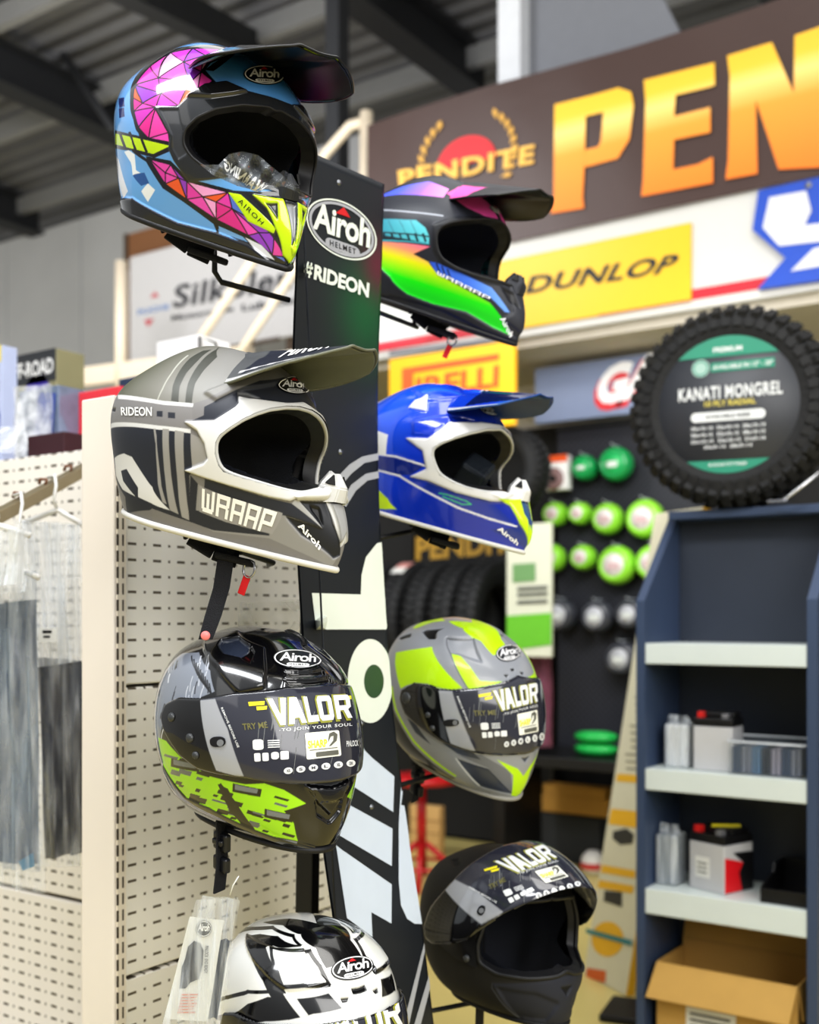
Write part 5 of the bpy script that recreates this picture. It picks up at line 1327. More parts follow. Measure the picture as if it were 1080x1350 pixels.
# ------------------------------------------------------------------ building: floor, walls, roof
FY = 4.6; WY = 5.45
def struct(name, mb, m): o = mb.build(name, m); o['kind'] = 'structure'; return o
fl = mat('painted_concrete_floor', (212,196,130), .32, var=.08, scale=1.3, bump=.05, bscale=30)
struct('floor', MB().box2((-12, -3, -.08), (4, 12, 0)), fl)
conc = mat('concrete_wall', (214,215,218), .85, var=.16, scale=.9, bump=.15, bscale=9)
cw = MB()
for k in range(8): cw.box2((-12+k*1.25+.008, 7.8, 0), (-12+(k+1)*1.25-.008, 8.0, 5.45))
struct('wall_far', cw, conc)
struct('wall_back', MB().box2((-4.02, WY, 0), (4, WY+.12, 2.7)), mat('plaster_grey', (206,202,192), .8, var=.06, scale=2))
def roof():
    m = mat('roof_sheet', (122,122,126), .6, var=.25, scale=1.2)
    nt = m.node_tree; b = nt.nodes['Principled BSDF']
    tc = nt.nodes.new('ShaderNodeTexCoord'); wv = nt.nodes.new('ShaderNodeTexWave'); wv.bands_direction = 'Y'; wv.inputs['Scale'].default_value = 1.6; wv.inputs['Distortion'].default_value = 0
    nt.links.new(tc.outputs['Object'], wv.inputs['Vector'])
    bp = nt.nodes.new('ShaderNodeBump'); bp.inputs['Strength'].default_value = 1.; bp.inputs['Distance'].default_value = .05
    nt.links.new(wv.outputs['Fac'], bp.inputs['Height']); nt.links.new(bp.outputs['Normal'], b.inputs['Normal'])
    q = MB(); q.prism([(-12, 1.2, 6.1), (-12, 12, 5.55), (-12, 12, 5.65), (-12, 1.2, 6.2)], (16, 0, 0))
    struct('ceiling', q, m)
    st = mat('roof_steel_dark', (46,47,50), .6)
    k = 1
    for x in (-10.2, -7.6, -4.6, -2.2):
        q = MB(); q.box2((x-.11, 1.3, 5.40), (x+.11, 7.8, 5.42)); q.box2((x-.11, 1.3, 5.72), (x+.11, 7.8, 5.74)); q.box2((x-.012, 1.3, 5.41), (x+.012, 7.8, 5.73))
        struct('trim_%d' % k, q, st); k += 1
    pm = mat('roof_purlin', (150,150,150), .6)
    for y in np.arange(1.8, 7.8, 1.15):
        q = MB(); z = 6.1-.6*(y-1.2)/10.8-.02
        q.box2((-12, y-.035, z-.17), (4, y+.035, z-.155)); q.box2((-12, y-.035, z-.155), (4, y-.025, z)); struct('trim_%d' % k, q, pm); k += 1
    rod = MB(); rod.tube([on_y(50, 22, 6.2), on_y(150, 172, 5.6)], .03, 8); struct('trim_%d' % k, rod, st); k += 1
    rod = MB(); rod.bar(on_y(130, -40, 4.2), on_y(330, 62, 6.4), .16, .2); struct('trim_%d' % k, rod, st); k += 1
    rod = MB(); rod.box2((-4.15, 5.2, 2.0), (-4.05, 5.3, 5.9)); struct('trim_%d' % k, rod, st); k += 1
    # mezzanine floor behind the fascia
    q = MB(); q.box2((-4.3, FY+.06, 2.52), (4, WY, 2.70)); struct('trim_%d' % k, q, mat('mezzanine_underside', (196,190,178), .8)); k += 1
    q = MB(); q.box2((-6.3, 7.6, 4.1), (-3.6, 7.7, 4.7)); 
    struct('trim_%d' % k, q, mat('brown_board', (120,82,52), .7)); k += 1
roof()
def fascia():
    wht = mat('fascia_white', (190,189,185), .5, var=.03)
    p0 = on_y(486, 300, FY).x; zb = on_y(913, 405, FY).z; zr0 = on_y(913, 396, FY).z; zr1 = on_y(913, 382, FY).z
    struct('trim_30', MB().box2((p0, FY, zr1), (2., FY+.05, 3.3)), wht)
    struct('trim_31', MB().box2((p0, FY-.004, zr0), (2., FY+.05, zr1)), mat('fascia_red', (176,28,44), .45))
    struct('trim_32', MB().box2((p0, FY-.002, zb-.01), (2., FY+.05, zr0)), wht)
    a = on_y(663, 50, 4.95); b = on_y(692, 50, 4.95)
    struct('trim_33', MB().box2((a.x, 4.9, 2.7), (b.x, 5.0, 6.1)), mat('column_white', (206,208,212), .6))
    a = on_y(692, 50, 5.0); b = on_y(900, 50, 5.0)
    q = MB(); A = on_y(692, -60, 5.0); B = on_y(846, -60, 5.0); C_ = on_y(905, 60, 5.0); D = on_y(905, 140, 5.0); E_ = on_y(692, 140, 5.0)
    q.prism([A, B, C_, D, E_], (0, .05, 0)); struct('wall_upper', q, mat('upper_wall_grey', (118,120,126), .7, var=.05))
fascia()
# ------------------------------------------------------------------ the banner and the signs
ZT = zoom(480, 0, 1.8)
def gold_mat():
    m = mat('gold_letters', (230,170,60), .5, var=.04)
    nt = m.node_tree; b = nt.nodes['Principled BSDF']; tc = nt.nodes.new('ShaderNodeTexCoord'); sp = nt.nodes.new('ShaderNodeSeparateXYZ'); mr = nt.nodes.new('ShaderNodeMapRange'); rp = nt.nodes.new('ShaderNodeValToRGB')
    nt.links.new(tc.outputs['Object'], sp.inputs[0]); nt.links.new(sp.outputs['Z'], mr.inputs[0]); mr.inputs['From Min'].default_value = .05; mr.inputs['From Max'].default_value = .68
    e = rp.color_ramp.elements; e[0].position = 0; e[0].color = (*lin((226,120,24)), 1); e[1].position = 1; e[1].color = (*lin((232,176,30)), 1)
    k = e.new(.45); k.color = (*lin((238,150,50)), 1); k = e.new(.62); k.color = (*lin((246,206,120)), 1); k = e.new(.72); k.color = (*lin((236,184,50)), 1)
    nt.links.new(mr.outputs[0], rp.inputs[0]); nt.links.new(rp.outputs[0], b.inputs['Base Color']); return m
def on_plane_poly(name, polys, Y, m, parent, off=.004, tri=None):
    v, t = polys2d(polys) if tri is None else tri
    P = [on_y(u, w, Y-off) for u, w in v]
    return mesh_obj(name, P, t, m, parent, world=True)
def flat_on_y(name, vt, quad, Y, m, parent, off=.004):
    v = quad_map(np.asarray(vt[0], float), quad); return mesh_obj(name, [on_y(u, w, Y-off) for u, w in v], vt[1], m, parent, world=True)
def banner():
    x0 = on_y(487, 200, FY).x; z1 = on_y(869, 50, FY).z; z0 = on_y(869, 279, FY).z; Y = FY-.02
    t = thing('tyre_brand_banner', 'long dark brown vinyl banner with huge gold capitals along the mezzanine edge', 'banner', Matrix.Translation((x0, Y, z0)))
    nu, nv = 120, 24; u, v = np.meshgrid(np.linspace(0, 1, nu), np.linspace(0, 1, nv), indexing='ij'); L = 3.6
    P = np.stack([u*L, -.0016*np.sin(u*19+v*2)*(1-v)-.0014*np.sin(u*47+v*5)+.003, (z1-z0)*v+.012*np.sin(u*11)*v], -1)
    cl = sheet('banner_cloth', P, mat('banner_brown', (62,42,36), .42, var=.05, bump=.12, bscale=7), t, 0.)
    g = gold_mat(); ed = mat('gold_edge', (240,206,80), .5)
    Pp = [ZT((455,250),(600,210),(630,216),(640,246),(632,320),(604,374),(524,396),(519,496),(443,507),(448,470),(452,300)), ]
    PP = polys2d([ZT((452,248),(527,262),(523,397),(519,470),(522,494),(443,507),(450,460)), ZT((452,248),(540,226),(604,208),(634,218),(640,250),(568,266),(527,276)), ZT((640,250),(630,330),(602,376),(556,348),(562,335),(568,266)), ZT((602,376),(524,397),(523,356),(556,348))])
    EP = polys2d([ZT((664,190),(832,148),(833,202),(822,206),(740,226),(736,276),(822,254),(822,314),(736,332),(734,402),(792,390),(828,372),(828,434),(658,466),(662,430),(668,240))])
    NP = polys2d([ZT((862,132),(968,100),(1020,220),(1022,84),(1120,50),(1120,395),(984,402),(930,238),(934,412),(858,426),(864,380),(868,180))])
    NP2 = polys2d([ZT((1128,60),(1200,38),(1200,380),(1128,390))])
    for k, (nm, vt) in enumerate((('P', PP), ('E', EP), ('N', NP), ('D', NP2))):
        v_, t_ = vt; c = v_.mean(0)
        mesh_obj('gold_capital', [on_y(a, b, Y-.006) for a, b in v_], t_, g, t, world=True)
    # round emblem: laurel, red half sun, name
    for a in np.linspace(-35, 70, 9):
        for s in (-1, 1):
            cx, cy = ZT((245, 385))[0]; r_ = 62; aa = R(a*.82-5)
            x = cx+s*math.cos(aa)*r_*.98; y = cy-math.sin(aa)*r_*1.0-6+s*(-.22)*(math.cos(aa)*r_)
            d = aa+.9; leaf = [(x-s*math.sin(d)*8*0+s*8*math.cos(d+w_)*k_, y-8*math.sin(d+w_)*k_) for w_, k_ in ((0, 1.1), (.9, .6), (PI, .9), (-.9, .6))]
            on_plane_poly('laurel_leaf', [leaf], Y-.002, mat('laurel_gold', (206,158,70), .5), t)
    cx, cy = ZT((243, 388))[0]
    sun = [(cx+39*math.cos(a), cy-36*math.sin(a)-.22*39*math.cos(a)) for a in np.linspace(0, PI, 24)]
    on_plane_poly('red_half_sun', [sun], Y-.001, mat('sun_red', (206,32,40), .5), t)
    flat_on_y('emblem_lettering', text2d('PENDITE', bold=.036, spacing=1.1), ZT((80,405),(406,342),(402,388),(84,446)), Y, mat('emblem_gold', (226,176,80), .5), t, .008)
banner()
def board_sign(name, label, quad_px, Y, thick, m, cat='sign', back=None):
    """rectangular sign on the plane y=Y spanning pixel columns u0..u1, v of the top and bottom at u1"""
    u0, u1, vt, vb = quad_px
    a = on_y(u0, vt, Y).x; b = on_y(u1, vt, Y).x; z1 = on_y(u1, vt, Y).z; z0 = on_y(u1, vb, Y).z
    t = thing(name, label, cat, Matrix.Translation((a, Y, z0)))
    MB().box2((0, 0, 0), (b-a, thick, z1-z0), .003).build('sign_board', m, t)
    return t, b-a, z1-z0
t, w, h = board_sign('yellow_sign', 'yellow tyre maker sign with slanted dark lettering on the white fascia', (630, 911, 293, 396), FY-.018, .015, mat('sign_yellow', (214,172,22), .4, var=.03))
flat_on_y('sign_lettering', text2d('DUNLOP', bold=.03, shear=.22, spacing=1.06), ((693,365),(897,334),(888,359),(692,388)), FY-.018, mat('dark_ink', (24,24,28), .5), t, .003)
MB().box2((.62, -.002, .0), (w, 0, .004)).build('sign_edge', mat('sign_edge_red', (190,40,40), .5), t)
def blue_emblem():
    t = thing('blue_emblem_sign', 'blue angular cut-out emblem sign at the right edge of the white fascia', 'sign', Matrix.Translation(on_y(1000, 380, FY-.03)))
    o = ZT((936,452),(1090,418),(1090,664),(934,686),(1000,612),(922,546))
    q = MB(); q.prism([on_y(u, v, FY-.035) for u, v in o], (0, .03, 0)); q.build('emblem_board', mat('emblem_blue', (26,70,170), .4), t, world=True)
    wm = mat('emblem_white', (196,196,200), .5)
    for p in (ZT((962,468),(1050,452),(1062,500),(1046,534),(1095,528),(1095,572),(985,584),(946,540)), ZT((1012,644),(1066,590),(1095,582),(1095,630))): on_plane_poly('white_inlay', [p], FY-.035, wm, t)
    q = MB().lathe([(0, .004), (.012, .003), (.014, 0)], root_matrix(t).inverted() @ Matrix.Translation(on_y(1066, 244, FY-.036)) @ Matrix.Rotation(R(90), 4, 'X'), 14); q.build('fixing_screw', mat('bolt_steel', (120,122,126), .3, .8), t)
blue_emblem()
t, w, h = board_sign('orange_sign', 'orange-yellow tyre maker sign with red lettering behind the blue helmet', (513, 678, 448, 560), 4.42, .03, mat('sign_orange', (250,186,18), .4, var=.03))
t['label'] = 'orange-yellow sign with red lettering rising behind the blue helmet'
rd = mat('sign_red_ink', (226,92,32), .5)
flat_on_y('sign_lettering', text2d('IRELLI', bold=.03), ((549,498),(658,481),(657,510),(548,526)), 4.42, rd, t, .003)
on_plane_poly('long_p', [[(530,486),(658,466),(658,474),(545,492),(545,498),(545,528),(530,530)]], 4.42, rd, t, .003)
on_plane_poly('sign_border', [[(513,470),(678,447),(678,441),(513,463)]], 4.42, mat('sign_frame_grey', (110,110,116), .5), t, .001)
t, w, h = board_sign('header_sign', 'blue-grey header panel with chunky white and red lettering over the hook display', (705, 880, 462, 540), 4.95, .06, mat('header_blue_grey', (124,136,164), .5, var=.05))
flat_on_y('lettering_shadow', text2d('GA', bold=.09, shear=.25), ((783,492),(866,468),(858,530),(784,545)), 4.95, mat('sign_red', (206,52,60), .5), t, .003)
flat_on_y('sign_lettering', text2d('GA', bold=.06, shear=.25), ((788,486),(870,462),(862,520),(788,536)), 4.95, mat('sign_white', (228,228,230), .5), t, .006)
def oil_banner():
    Y = 5.6; ZS = zoom(130, 260, 3.6)
    a = on_y(171, 340, Y); b = on_y(420, 290, Y); z1 = on_y(172, 339, Y).z; z0 = on_y(172, 482, Y).z
    t = thing('white_banner', 'white lubricant banner with grey-black lettering behind the stair rails', 'banner', Matrix.Translation((a.x, Y, z0)))
    MB().box2((0, 0, 0), (b.x-a.x, .03, z1-z0), .004).build('banner_sheet', mat('banner_white', (194,192,192), .55, var=.03), t)
    MB().box2((.02, .032, 0), (.08, .06, z1-z0), .002).build('banner_post', mat('dark_wood', (78,64,52), .6), t); MB().box2((b.x-a.x-.3, .032, -z0), (b.x-a.x-.24, .06, z1-z0), .002).build('banner_post', mat('dark_wood', ()), t); MB().box2((.02, .032, -z0), (.08, .06, 0), .002).build('banner_post', mat('dark_wood', ()), t)
    k = mat('banner_ink', (58,58,62), .5)
    flat_on_y('banner_lettering', text2d('Silkolene', bold=.022, shear=.12, spacing=1.05), ZS((352,420),(1010,300),(1010,420),(352,528)), Y, k, t, .004)
    flat_on_y('banner_small_lettering', text2d('Motorcycle', bold=.03), ZS((346,562),(640,515),(640,548),(346,594)), Y, k, t, .004)
    flat_on_y('banner_small_lettering', text2d('Lubricants', bold=.03), ZS((680,508),(1010,455),(1010,490),(680,542)), Y, k, t, .004)
    flat_on_y('banner_mark_lettering', text2d('FUCHS', bold=.03), ZS((186,535),(335,505),(335,530),(186,560)), Y, mat('banner_blue', (110,140,190), .5), t, .004)
    for p in (ZS((245,478),(268,448),(286,470)), ZS((215,585),(262,575),(236,615))): on_plane_poly('red_triangle', [p], Y, mat('banner_red', (190,70,80), .5), t)
    on_plane_poly('banner_bottom_edge', [ZS((145,790),(860,660),(860,680),(145,810))], Y, mat('dark_wood', (78,64,52), .6), t, .006)
    t2 = thing('plywood_sheet', 'brown plywood panel showing above the white banner', 'panel', Matrix.Translation((a.x, Y+.06, z1)))
    p0 = on_y(168, 338, Y+.06); p1 = on_y(168, 308, Y+.06); p2 = on_y(330, 338, Y+.06)
    MB().box2((p0.x-a.x, .01, -z1), (p2.x-a.x, .04, p1.z-z1), .003).build('panel_sheet', mat('brown_board', (120,82,52), .7), t2)
    MB().box2((p0.x-a.x-.03, -.01, -.05), (p0.x-a.x, .04, p1.z-z1)).build('panel_edge', mat('dark_wood', (78,64,52), .6), t2)
oil_banner()
def stair():
    t = thing('stair_handrail', 'cream painted tubular handrail slanting down in front of the white banner', 'handrail', Matrix.Translation(on_y(483, 300, 4.7)))
    m = mat('cream_paint', (214,200,178), .5)
    MB().tube([on_y(483, 148, 4.7), on_y(483, 460, 4.7)], .035, 12).build('rail_post', m, t, world=True)
    MB().tube([on_y(483, 160, 4.7), on_y(462, 166, 4.7), on_y(430, 202, 4.7), on_y(333, 345, 4.7), on_y(235, 490, 4.7)], .028, 12).build('top_rail', m, t, world=True)
    MB().tube([on_y(483, 225, 4.7), on_y(385, 362, 4.7), on_y(300, 490, 4.7)], .026, 12).build('middle_rail', m, t, world=True)
    MB().tube([on_y(160, 345, 4.9), on_y(160, 520, 4.9)], .04, 12).build('rail_post', m, t, world=True)
    MB().tube([on_y(420, 430, 4.7), on_y(372, 496, 4.7)], .03, 12).build('lower_rail', m, t, world=True)
    MB().bar(on_y(110, 498, 4.9), on_y(330, 470, 4.9), .06, .12).build('tread_edge', m, t, world=True)
stair()
# ------------------------------------------------------------------ hook display with round packs
PEG = 5.08
def peg_display():
    a = on_y(735, 700, PEG).x; b = on_y(1000, 700, PEG).x; z1 = on_y(800, 556, PEG).z
    t = thing('hook_display_board', 'black perforated display board with hooks under the blue-grey header', 'display board', Matrix.Translation(((a+b)/2, PEG, .6)))
    w = (b-a)/2
    m = mat('pegboard_black', (44,46,56), .5)
    nt = m.node_tree; bs = nt.nodes['Principled BSDF']; tc = nt.nodes.new('ShaderNodeTexCoord'); ck = nt.nodes.new('ShaderNodeTexChecker'); ck.inputs['Scale'].default_value = 60; ck.inputs['Color1'].default_value = (*lin((48,50,60)), 1); ck.inputs['Color2'].default_value = (*lin((24,25,30)), 1)
    nt.links.new(tc.outputs['Object'], ck.inputs['Vector']); nt.links.new(ck.outputs['Color'], bs.inputs['Base Color'])
    MB().box2((-w, 0, 0), (w, .02, z1-.6), .002).build('perforated_panel', m, t)
    MB().box2((-w, -.03, z1-.62), (w, .03, z1-.6), .002).build('top_rail', mat('roof_steel_dark', ()), t)
    # counter shelf below
    s_ = thing('counter_shelf', 'black shelf slab below the hook display', 'shelf', Matrix.Translation(((a+b)/2-.2, PEG-.215, 0)))
    zt = on_y(760, 1000, PEG-.45).z
    MB().box2((-w+.06, -.25, zt-.05), (w+.2, .2, zt), .003).build('shelf_slab', mat('black_laminate', (26,26,28), .4), s_)
    for x in (-w+.08, w+.1): MB().box2((x, -.2, 0), (x+.05, .18, zt-.05), .003).build('shelf_leg', mat('black_laminate', ()), s_)
    return zt
SHELF_Z = peg_display()
struct('trim_40', MB().box2((-4.0, WY-.03, 0), (1.0, WY-.003, 2.28)), mat('dark_backdrop', (26,26,28), .7))  # added dark sheet; its upper part stands in for shade in the hung tyre's hole
def pack(u, v, r_px, kind, label, D=PEG-.09):
    """round pack on a hook: body ring and face label"""
    Y = D; c = on_y(u, v, Y); depth = -(c-CAM).x*ST+(c-CAM).y*CT; r = r_px*depth/F
    cols = {'lime': ((142,212,60), (214,206,206)), 'green': ((30,150,84), (40,170,96)), 'clear': ((70,72,80), (178,180,186)), 'dark': ((40,40,44), (190,150,140))}[kind]
    M = Matrix.Translation(c) @ Matrix.Rotation(R(90), 4, 'X') @ Matrix.Rotation(0, 4, 'Z')
    t = thing('round_pack', label, 'pack', Matrix.Translation(c), 'round packs on the hook board')
    Ml = Matrix.Rotation(R(90), 4, 'X')
    bm_ = mat('pack_'+kind, cols[0], .25 if kind != 'lime' else .4, var=.12, scale=30, coat=.3)
    q = MB(); q.lathe([(0, -.05), (r*.7, -.05), (r*.94, -.035), (r, -.01), (r*.98, .02), (r*.86, .045), (r*.66, .056), (r*.60, .05), (0, .046)], Ml, 36); q.build('pack_shell', bm_, t, True)
    lm = mat('pack_label_'+kind, cols[1], .4, var=.15, scale=25)
    q = MB(); q.lathe([(0, .052), (r*.58, .052), (r*.6, .046)], Ml, 30); f = q.build('face_label', lm, t, True)
    mk = mat('pack_print_red', (200,172,174), .5) if kind in ('lime', 'dark') else mat('pack_print_white', (214,218,216), .5)
    q = MB(); q.box((0, -.0535, -r*.06), (r*.62, .002, r*.34)); q.build('label_print', mk, f)
    q = MB(); q.tube([Vector((0, .085, r*1.02)), Vector((0, -.03, r*1.02)), Vector((0, -.06, r*1.10))], .004, 6); q.box((0, .0, r*.96), (r*.3, .004, r*.2)); q.build('hanging_tab', mat('tab_clear', (170,176,182), .3), t)
P_ = pack
P_(772,617,17,'green','small dark green round pack, top row left beside the orange box')
P_(813,612,23,'green','large dark green round pack, top row below the header sign')
P_(733,678,16,'lime','lime round pack at the left end of the second row'); P_(766,677,15,'lime','smallest lime round pack, second from the left in the second row')
P_(802,684,21,'lime','plump lime round pack, third from the left in the second row'); P_(851,684,26,'lime','lime round pack with a big white face, beside the leaning board top')
P_(728,736,19,'lime','lime round pack at the left end of the third row'); P_(770,735,17,'lime','smaller lime round pack, second from the left in the third row')
P_(814,745,26,'lime','biggest lime round pack with white face, middle of the third row'); P_(862,742,24,'lime','lime round pack half hidden by the bookcase in the third row')
P_(740,811,22,'clear','smoky clear round pack at the left of the fourth row'); P_(789,813,22,'clear','smoky clear round pack in the middle of the fourth row'); P_(832,810,20,'clear','smoky clear round pack at the right of the fourth row'); P_(821,868,23,'clear','smoky clear round pack hanging alone in the lowest row')
def orange_box():
    c = on_y(733, 624, PEG-.1)
    t = thing('boxed_disc', 'white and orange carded box with a dark disc, left of the green packs', 'box', Matrix.Translation(c))
    MB().box((0, 0, 0), (.15, .05, .17), None, .004).build('box_body', mat('white_card', (236,236,236), .5), t)
    q = MB(); q.box((0, -.026, .068), (.15, .003, .034)); q.build('orange_band', mat('orange_band', (222,92,40), .5), t)
    q = MB(); Ml = Matrix.Translation((0, -.028, -.03)) @ Matrix.Rotation(R(90), 4, 'X'); q.lathe([(.018, .006), (.05, .006), (.056, 0), (.056, -.004)], Ml, 28); q.build('disc', mat('disc_pink_grey', (138,112,112), .4), t, True)
    q = MB(); q.lathe([(0, .005), (.018, .006)], Ml, 20); q.build('disc_hole', mat('vent_dark', (14,14,16), .7), t)
orange_box()
def green_pack(v, label):
    c = on_y(786, v, PEG-.3); t = thing('green_oval_pack', label, 'pack', Matrix.Translation((c.x, c.y, 0)), 'green packs on the black shelf')
    z = SHELF_Z+(.034 if v > 980 else .090)
    q = MB(); M = Matrix.Translation((0, 0, z)) @ Matrix.Diagonal((1.15, .8, .8, 1)); q.lathe([(0, -.034), (.075, -.034), (.088, -.018), (.092, 0), (.086, .014), (.06, .026), (0, .022)], M, 40); q.build('pack_shell', mat('pack_bright_green', (40,178,84), .3), t, True)
    q = MB(); q.lathe([(0, .026), (.05, .027), (.055, .024)], M, 30); q.build('pack_lid', mat('pack_lid_green', (70,205,110), .3), t, True)
green_pack(992, 'bright green oval pack lying on the black shelf, under its twin'); green_pack(970, 'bright green oval pack stacked on top of another on the black shelf')
# ------------------------------------------------------------------ tyres
def tyre_mesh(t, Rr, w, Ml, lugs=40, m=None, knob=.012, side=True, n=96):
    m = m or mat('tyre_rubber', (32,33,35), .7, var=.15, scale=40)
    q = MB(); ri = Rr*.60
    prof = [(ri, -w*.36), (ri+.012, -w*.42), (Rr*.80, -w*.5), (Rr*.93, -w*.49), (Rr*.985, -w*.40), (Rr, -w*.2), (Rr, w*.2), (Rr*.985, w*.40), (Rr*.93, w*.49), (Rr*.80, w*.5), (ri+.012, w*.42), (ri, w*.36), (ri-.004, 0), (ri, -w*.36)]
    q.lathe(prof, Ml, n); c = q.build('carcass', m, t, True)
    q = MB()
    for k in range(lugs):
        a = 2*PI*k/lugs
        for s in (-1, 0, 1):
            aa = a+(.5*2*PI/lugs if s == 0 else 0)
            Mr = Ml @ Matrix.Rotation(aa, 4, 'Z')
            rad = Rr+knob*.3 if s == 0 else Rr*.975
            tilt = Matrix.Rotation(-s*R(32), 4, 'Y')
            M4 = Mr @ Matrix.Translation((rad, 0, s*w*.40)) @ tilt
            r = bmesh.ops.create_cube(q.bm, size=1.); bmesh.ops.transform(q.bm, matrix=M4 @ Matrix.Diagonal((knob*2.2, 2*PI*Rr/lugs*.58, w*(.26 if s else .34), 1)), verts=r['verts'])
    q.build('tread_blocks', m, c)
    return c
RACK_Y = 4.95; RR = .31
RACK_Z = on_y(600, 738, RACK_Y).z-RR-.012
def bike_tyre(u, label, lab_v=None, Y=RACK_Y):
    r = RR; w_ = .112
    c = on_y(u, 738, Y); zc = RACK_Z
    t = thing('tyre', label, 'tyre', Matrix.Translation((c.x, Y, zc)), 'motorcycle tyres on the rack')
    tyre_mesh(t, r, w_, Matrix.Rotation(R(90), 4, 'Y') @ Matrix.Identity(4), 44, None, .008, n=72)
    if lab_v:
        q = MB(); z_ = on_y(u, lab_v, Y).z-zc
        pts = []
        for k in range(7):
            zz = min(r, z_+.045-.015*k); yy = -math.sqrt(max(0, (r+.012)**2-zz*zz)); pts.append((yy, zz))
        V = []; Fc = []
        for yy, zz in pts: V += [(-.04, yy, zz), (.04, yy, zz)]
        for k in range(6): Fc.append((2*k, 2*k+1, 2*k+3, 2*k+2))
        mesh_obj('tread_label', V, Fc, [mat('label_pink', (212,150,144), .5), mat('paper_label', (222,222,218), .6)], t)
        for k, p in enumerate(t.children[-1].data.polygons): p.material_index = 0 if k < 4 else 1
    return t
bike_tyre(516, 'road-pattern motorcycle tyre leftmost on the rack, pink label low on its tread', 780)
bike_tyre(551, 'motorcycle tyre second on the rack with a pink and white label at its crown', 746)
bike_tyre(585, 'unlabelled motorcycle tyre third from the left on the rack'); bike_tyre(619, 'unlabelled motorcycle tyre fourth from the left on the rack'); bike_tyre(652, 'unlabelled motorcycle tyre at the right end of the rack')
def tyre_rack():
    Y = RACK_Y; a = on_y(494, 800, Y).x; b = on_y(676, 800, Y).x; zc = RACK_Z
    t = thing('tyre_rack', 'black steel rack under the row of motorcycle tyres with a gold-lettered header', 'rack', Matrix.Translation((a, Y, 0)))
    st = mat('stand_steel', ()); w = b-a; MB().box2((0, -.16, zc-RR-.045), (w, .16, zc-RR-.020), .003).build('rack_tray', st, t); zr = zc-math.sqrt((RR+.012)**2-.17**2)-.014
    for y in (-.195, .165): MB().box2((0, y, zr-.03), (w, y+.03, zr), .003).build('rack_rail', st, t)
    for x in (0, w-.03):
        for y in (-.195, .38): MB().box2((x-.035 if x == 0 else x+.035, y, 0), (x-.005 if x == 0 else x+.065, y+.03, zr+(0 if y < 0 else .9)), .002).build('rack_post', st, t)
    zt = on_y(600, 702, Y+.40).z; zb = on_y(600, 740, Y+.40).z
    h = MB().box2((-.03, .40, zb-.02), (w+.03, .42, zt+.03), .003).build('header_board', mat('rack_header_black', (22,20,20), .5), t)
    flat_on_y('header_lettering', text2d('PENDITE', bold=.04), ((548,708),(690,696),(690,728),(548,739)), Y+.40, mat('header_gold', (190,150,60), .5), t, .004)
    MB().box2((-.03, .43, .02), (w+.03, .45, zt), .002).build('rack_back', mat('dark_backdrop', ()), t)
tyre_rack()
def hung_tyre():
    c = on_y(668, 622, 4.62); t = thing('tyre', 'plain black tyre hanging upright behind the blue helmet', 'tyre', Matrix.Translation(c))
    tyre_mesh(t, .20, .16, Matrix.Rotation(R(90), 4, 'X') @ Matrix.Rotation(R(0), 4, 'Y'), 36, None, .006)
hung_tyre()
# ------------------------------------------------------------------ panels, clothing, floor pieces
def leaflet_panel():
    Y = 4.5; a = on_y(668, 700, Y); b = on_y(727, 700, Y); z1 = on_y(700, 690, Y).z; z0 = on_y(700, 866, Y).z
    t = thing('hanging_poster', 'off-white printed panel with a green foot beside the round packs', 'panel', Matrix.Translation((a.x, Y, z0)))
    w = b.x-a.x
    MB().box2((0, 0, 0), (w, .02, z1-z0), .002).build('panel_sheet', mat('panel_cream', (206,208,190), .5), t)
    on_plane_poly('green_block', [[(668,812),(727,808),(727,850),(668,858)]], Y, mat('panel_green', (104,180,50), .5), t)
    on_plane_poly('picture_block', [[(676,744),(706,742),(706,766),(676,768)]], Y, mat('panel_picture', (110,150,100), .5), t)
    for v in (774, 782, 792): on_plane_poly('text_line', [[(682,v),(722,v-2),(722,v+3),(682,v+5)]], Y, mat('panel_ink', (96,98,92), .5), t)
leaflet_panel()
t_ = draped('hanging_jersey', [on_y(696, 852, 4.6), on_y(728, 838, 4.6), on_y(730, 985, 4.6), on_y(704, 985, 4.6)], mat('maroon_pattern', (108,60,78), .7, var=.6, scale=26), None, amp=.012, seed=91)
tag(t_, 'maroon patterned jersey hanging right of the yellow and grey helmet', 'jersey')
def floor_box(name, label, u0, u1, vb, vt, m, depth=.3, cat='box', z0=0., extra=None, Yf=None):
    p = on_z((u0+u1)/2, vb, z0) if Yf is None else on_y((u0+u1)/2, vb, Yf)
    Y = p.y; a = on_y(u0, vb, Y).x; b = on_y(u1, vb, Y).x; h = on_y((u0+u1)/2, vt, Y).z-p.z; z = p.z if Yf is not None else z0
    t = thing(name, label, cat, Matrix.Translation(((a+b)/2, Y, z))); w = b-a
    MB().box2((-w/2, 0, 0), (w/2, depth, h), .004).build('box_body', m, t)
    if extra: extra(t, w, depth, h)
    return t, Y, z+h
def ex_tray(t, w, d, h):
    q = MB()
    for x0, x1, y0, y1 in ((-w/2, w/2, 0, .01), (-w/2, w/2, d-.01, d), (-w/2, -w/2+.01, 0, d), (w/2-.01, w/2, 0, d)): q.box2((x0, y0, h), (x1, y1, h+.05))
    q.build('box_rim', mat('kraft_card', (196,150,74), .7), t)
b1, Yb, zb = floor_box('dark_carton', 'dark charcoal carton on the floor under the black shelf', 676, 790, 1136, 1074, mat('charcoal_card', (56,58,60), .7), .1)
floor_box('cardboard_tray', 'shallow brown cardboard tray on top of the dark carton', 714, 802, 1074, 1050, mat('kraft_card', (196,150,74), .7), .1, 'tray', Yf=Yb+.003, extra=ex_tray)
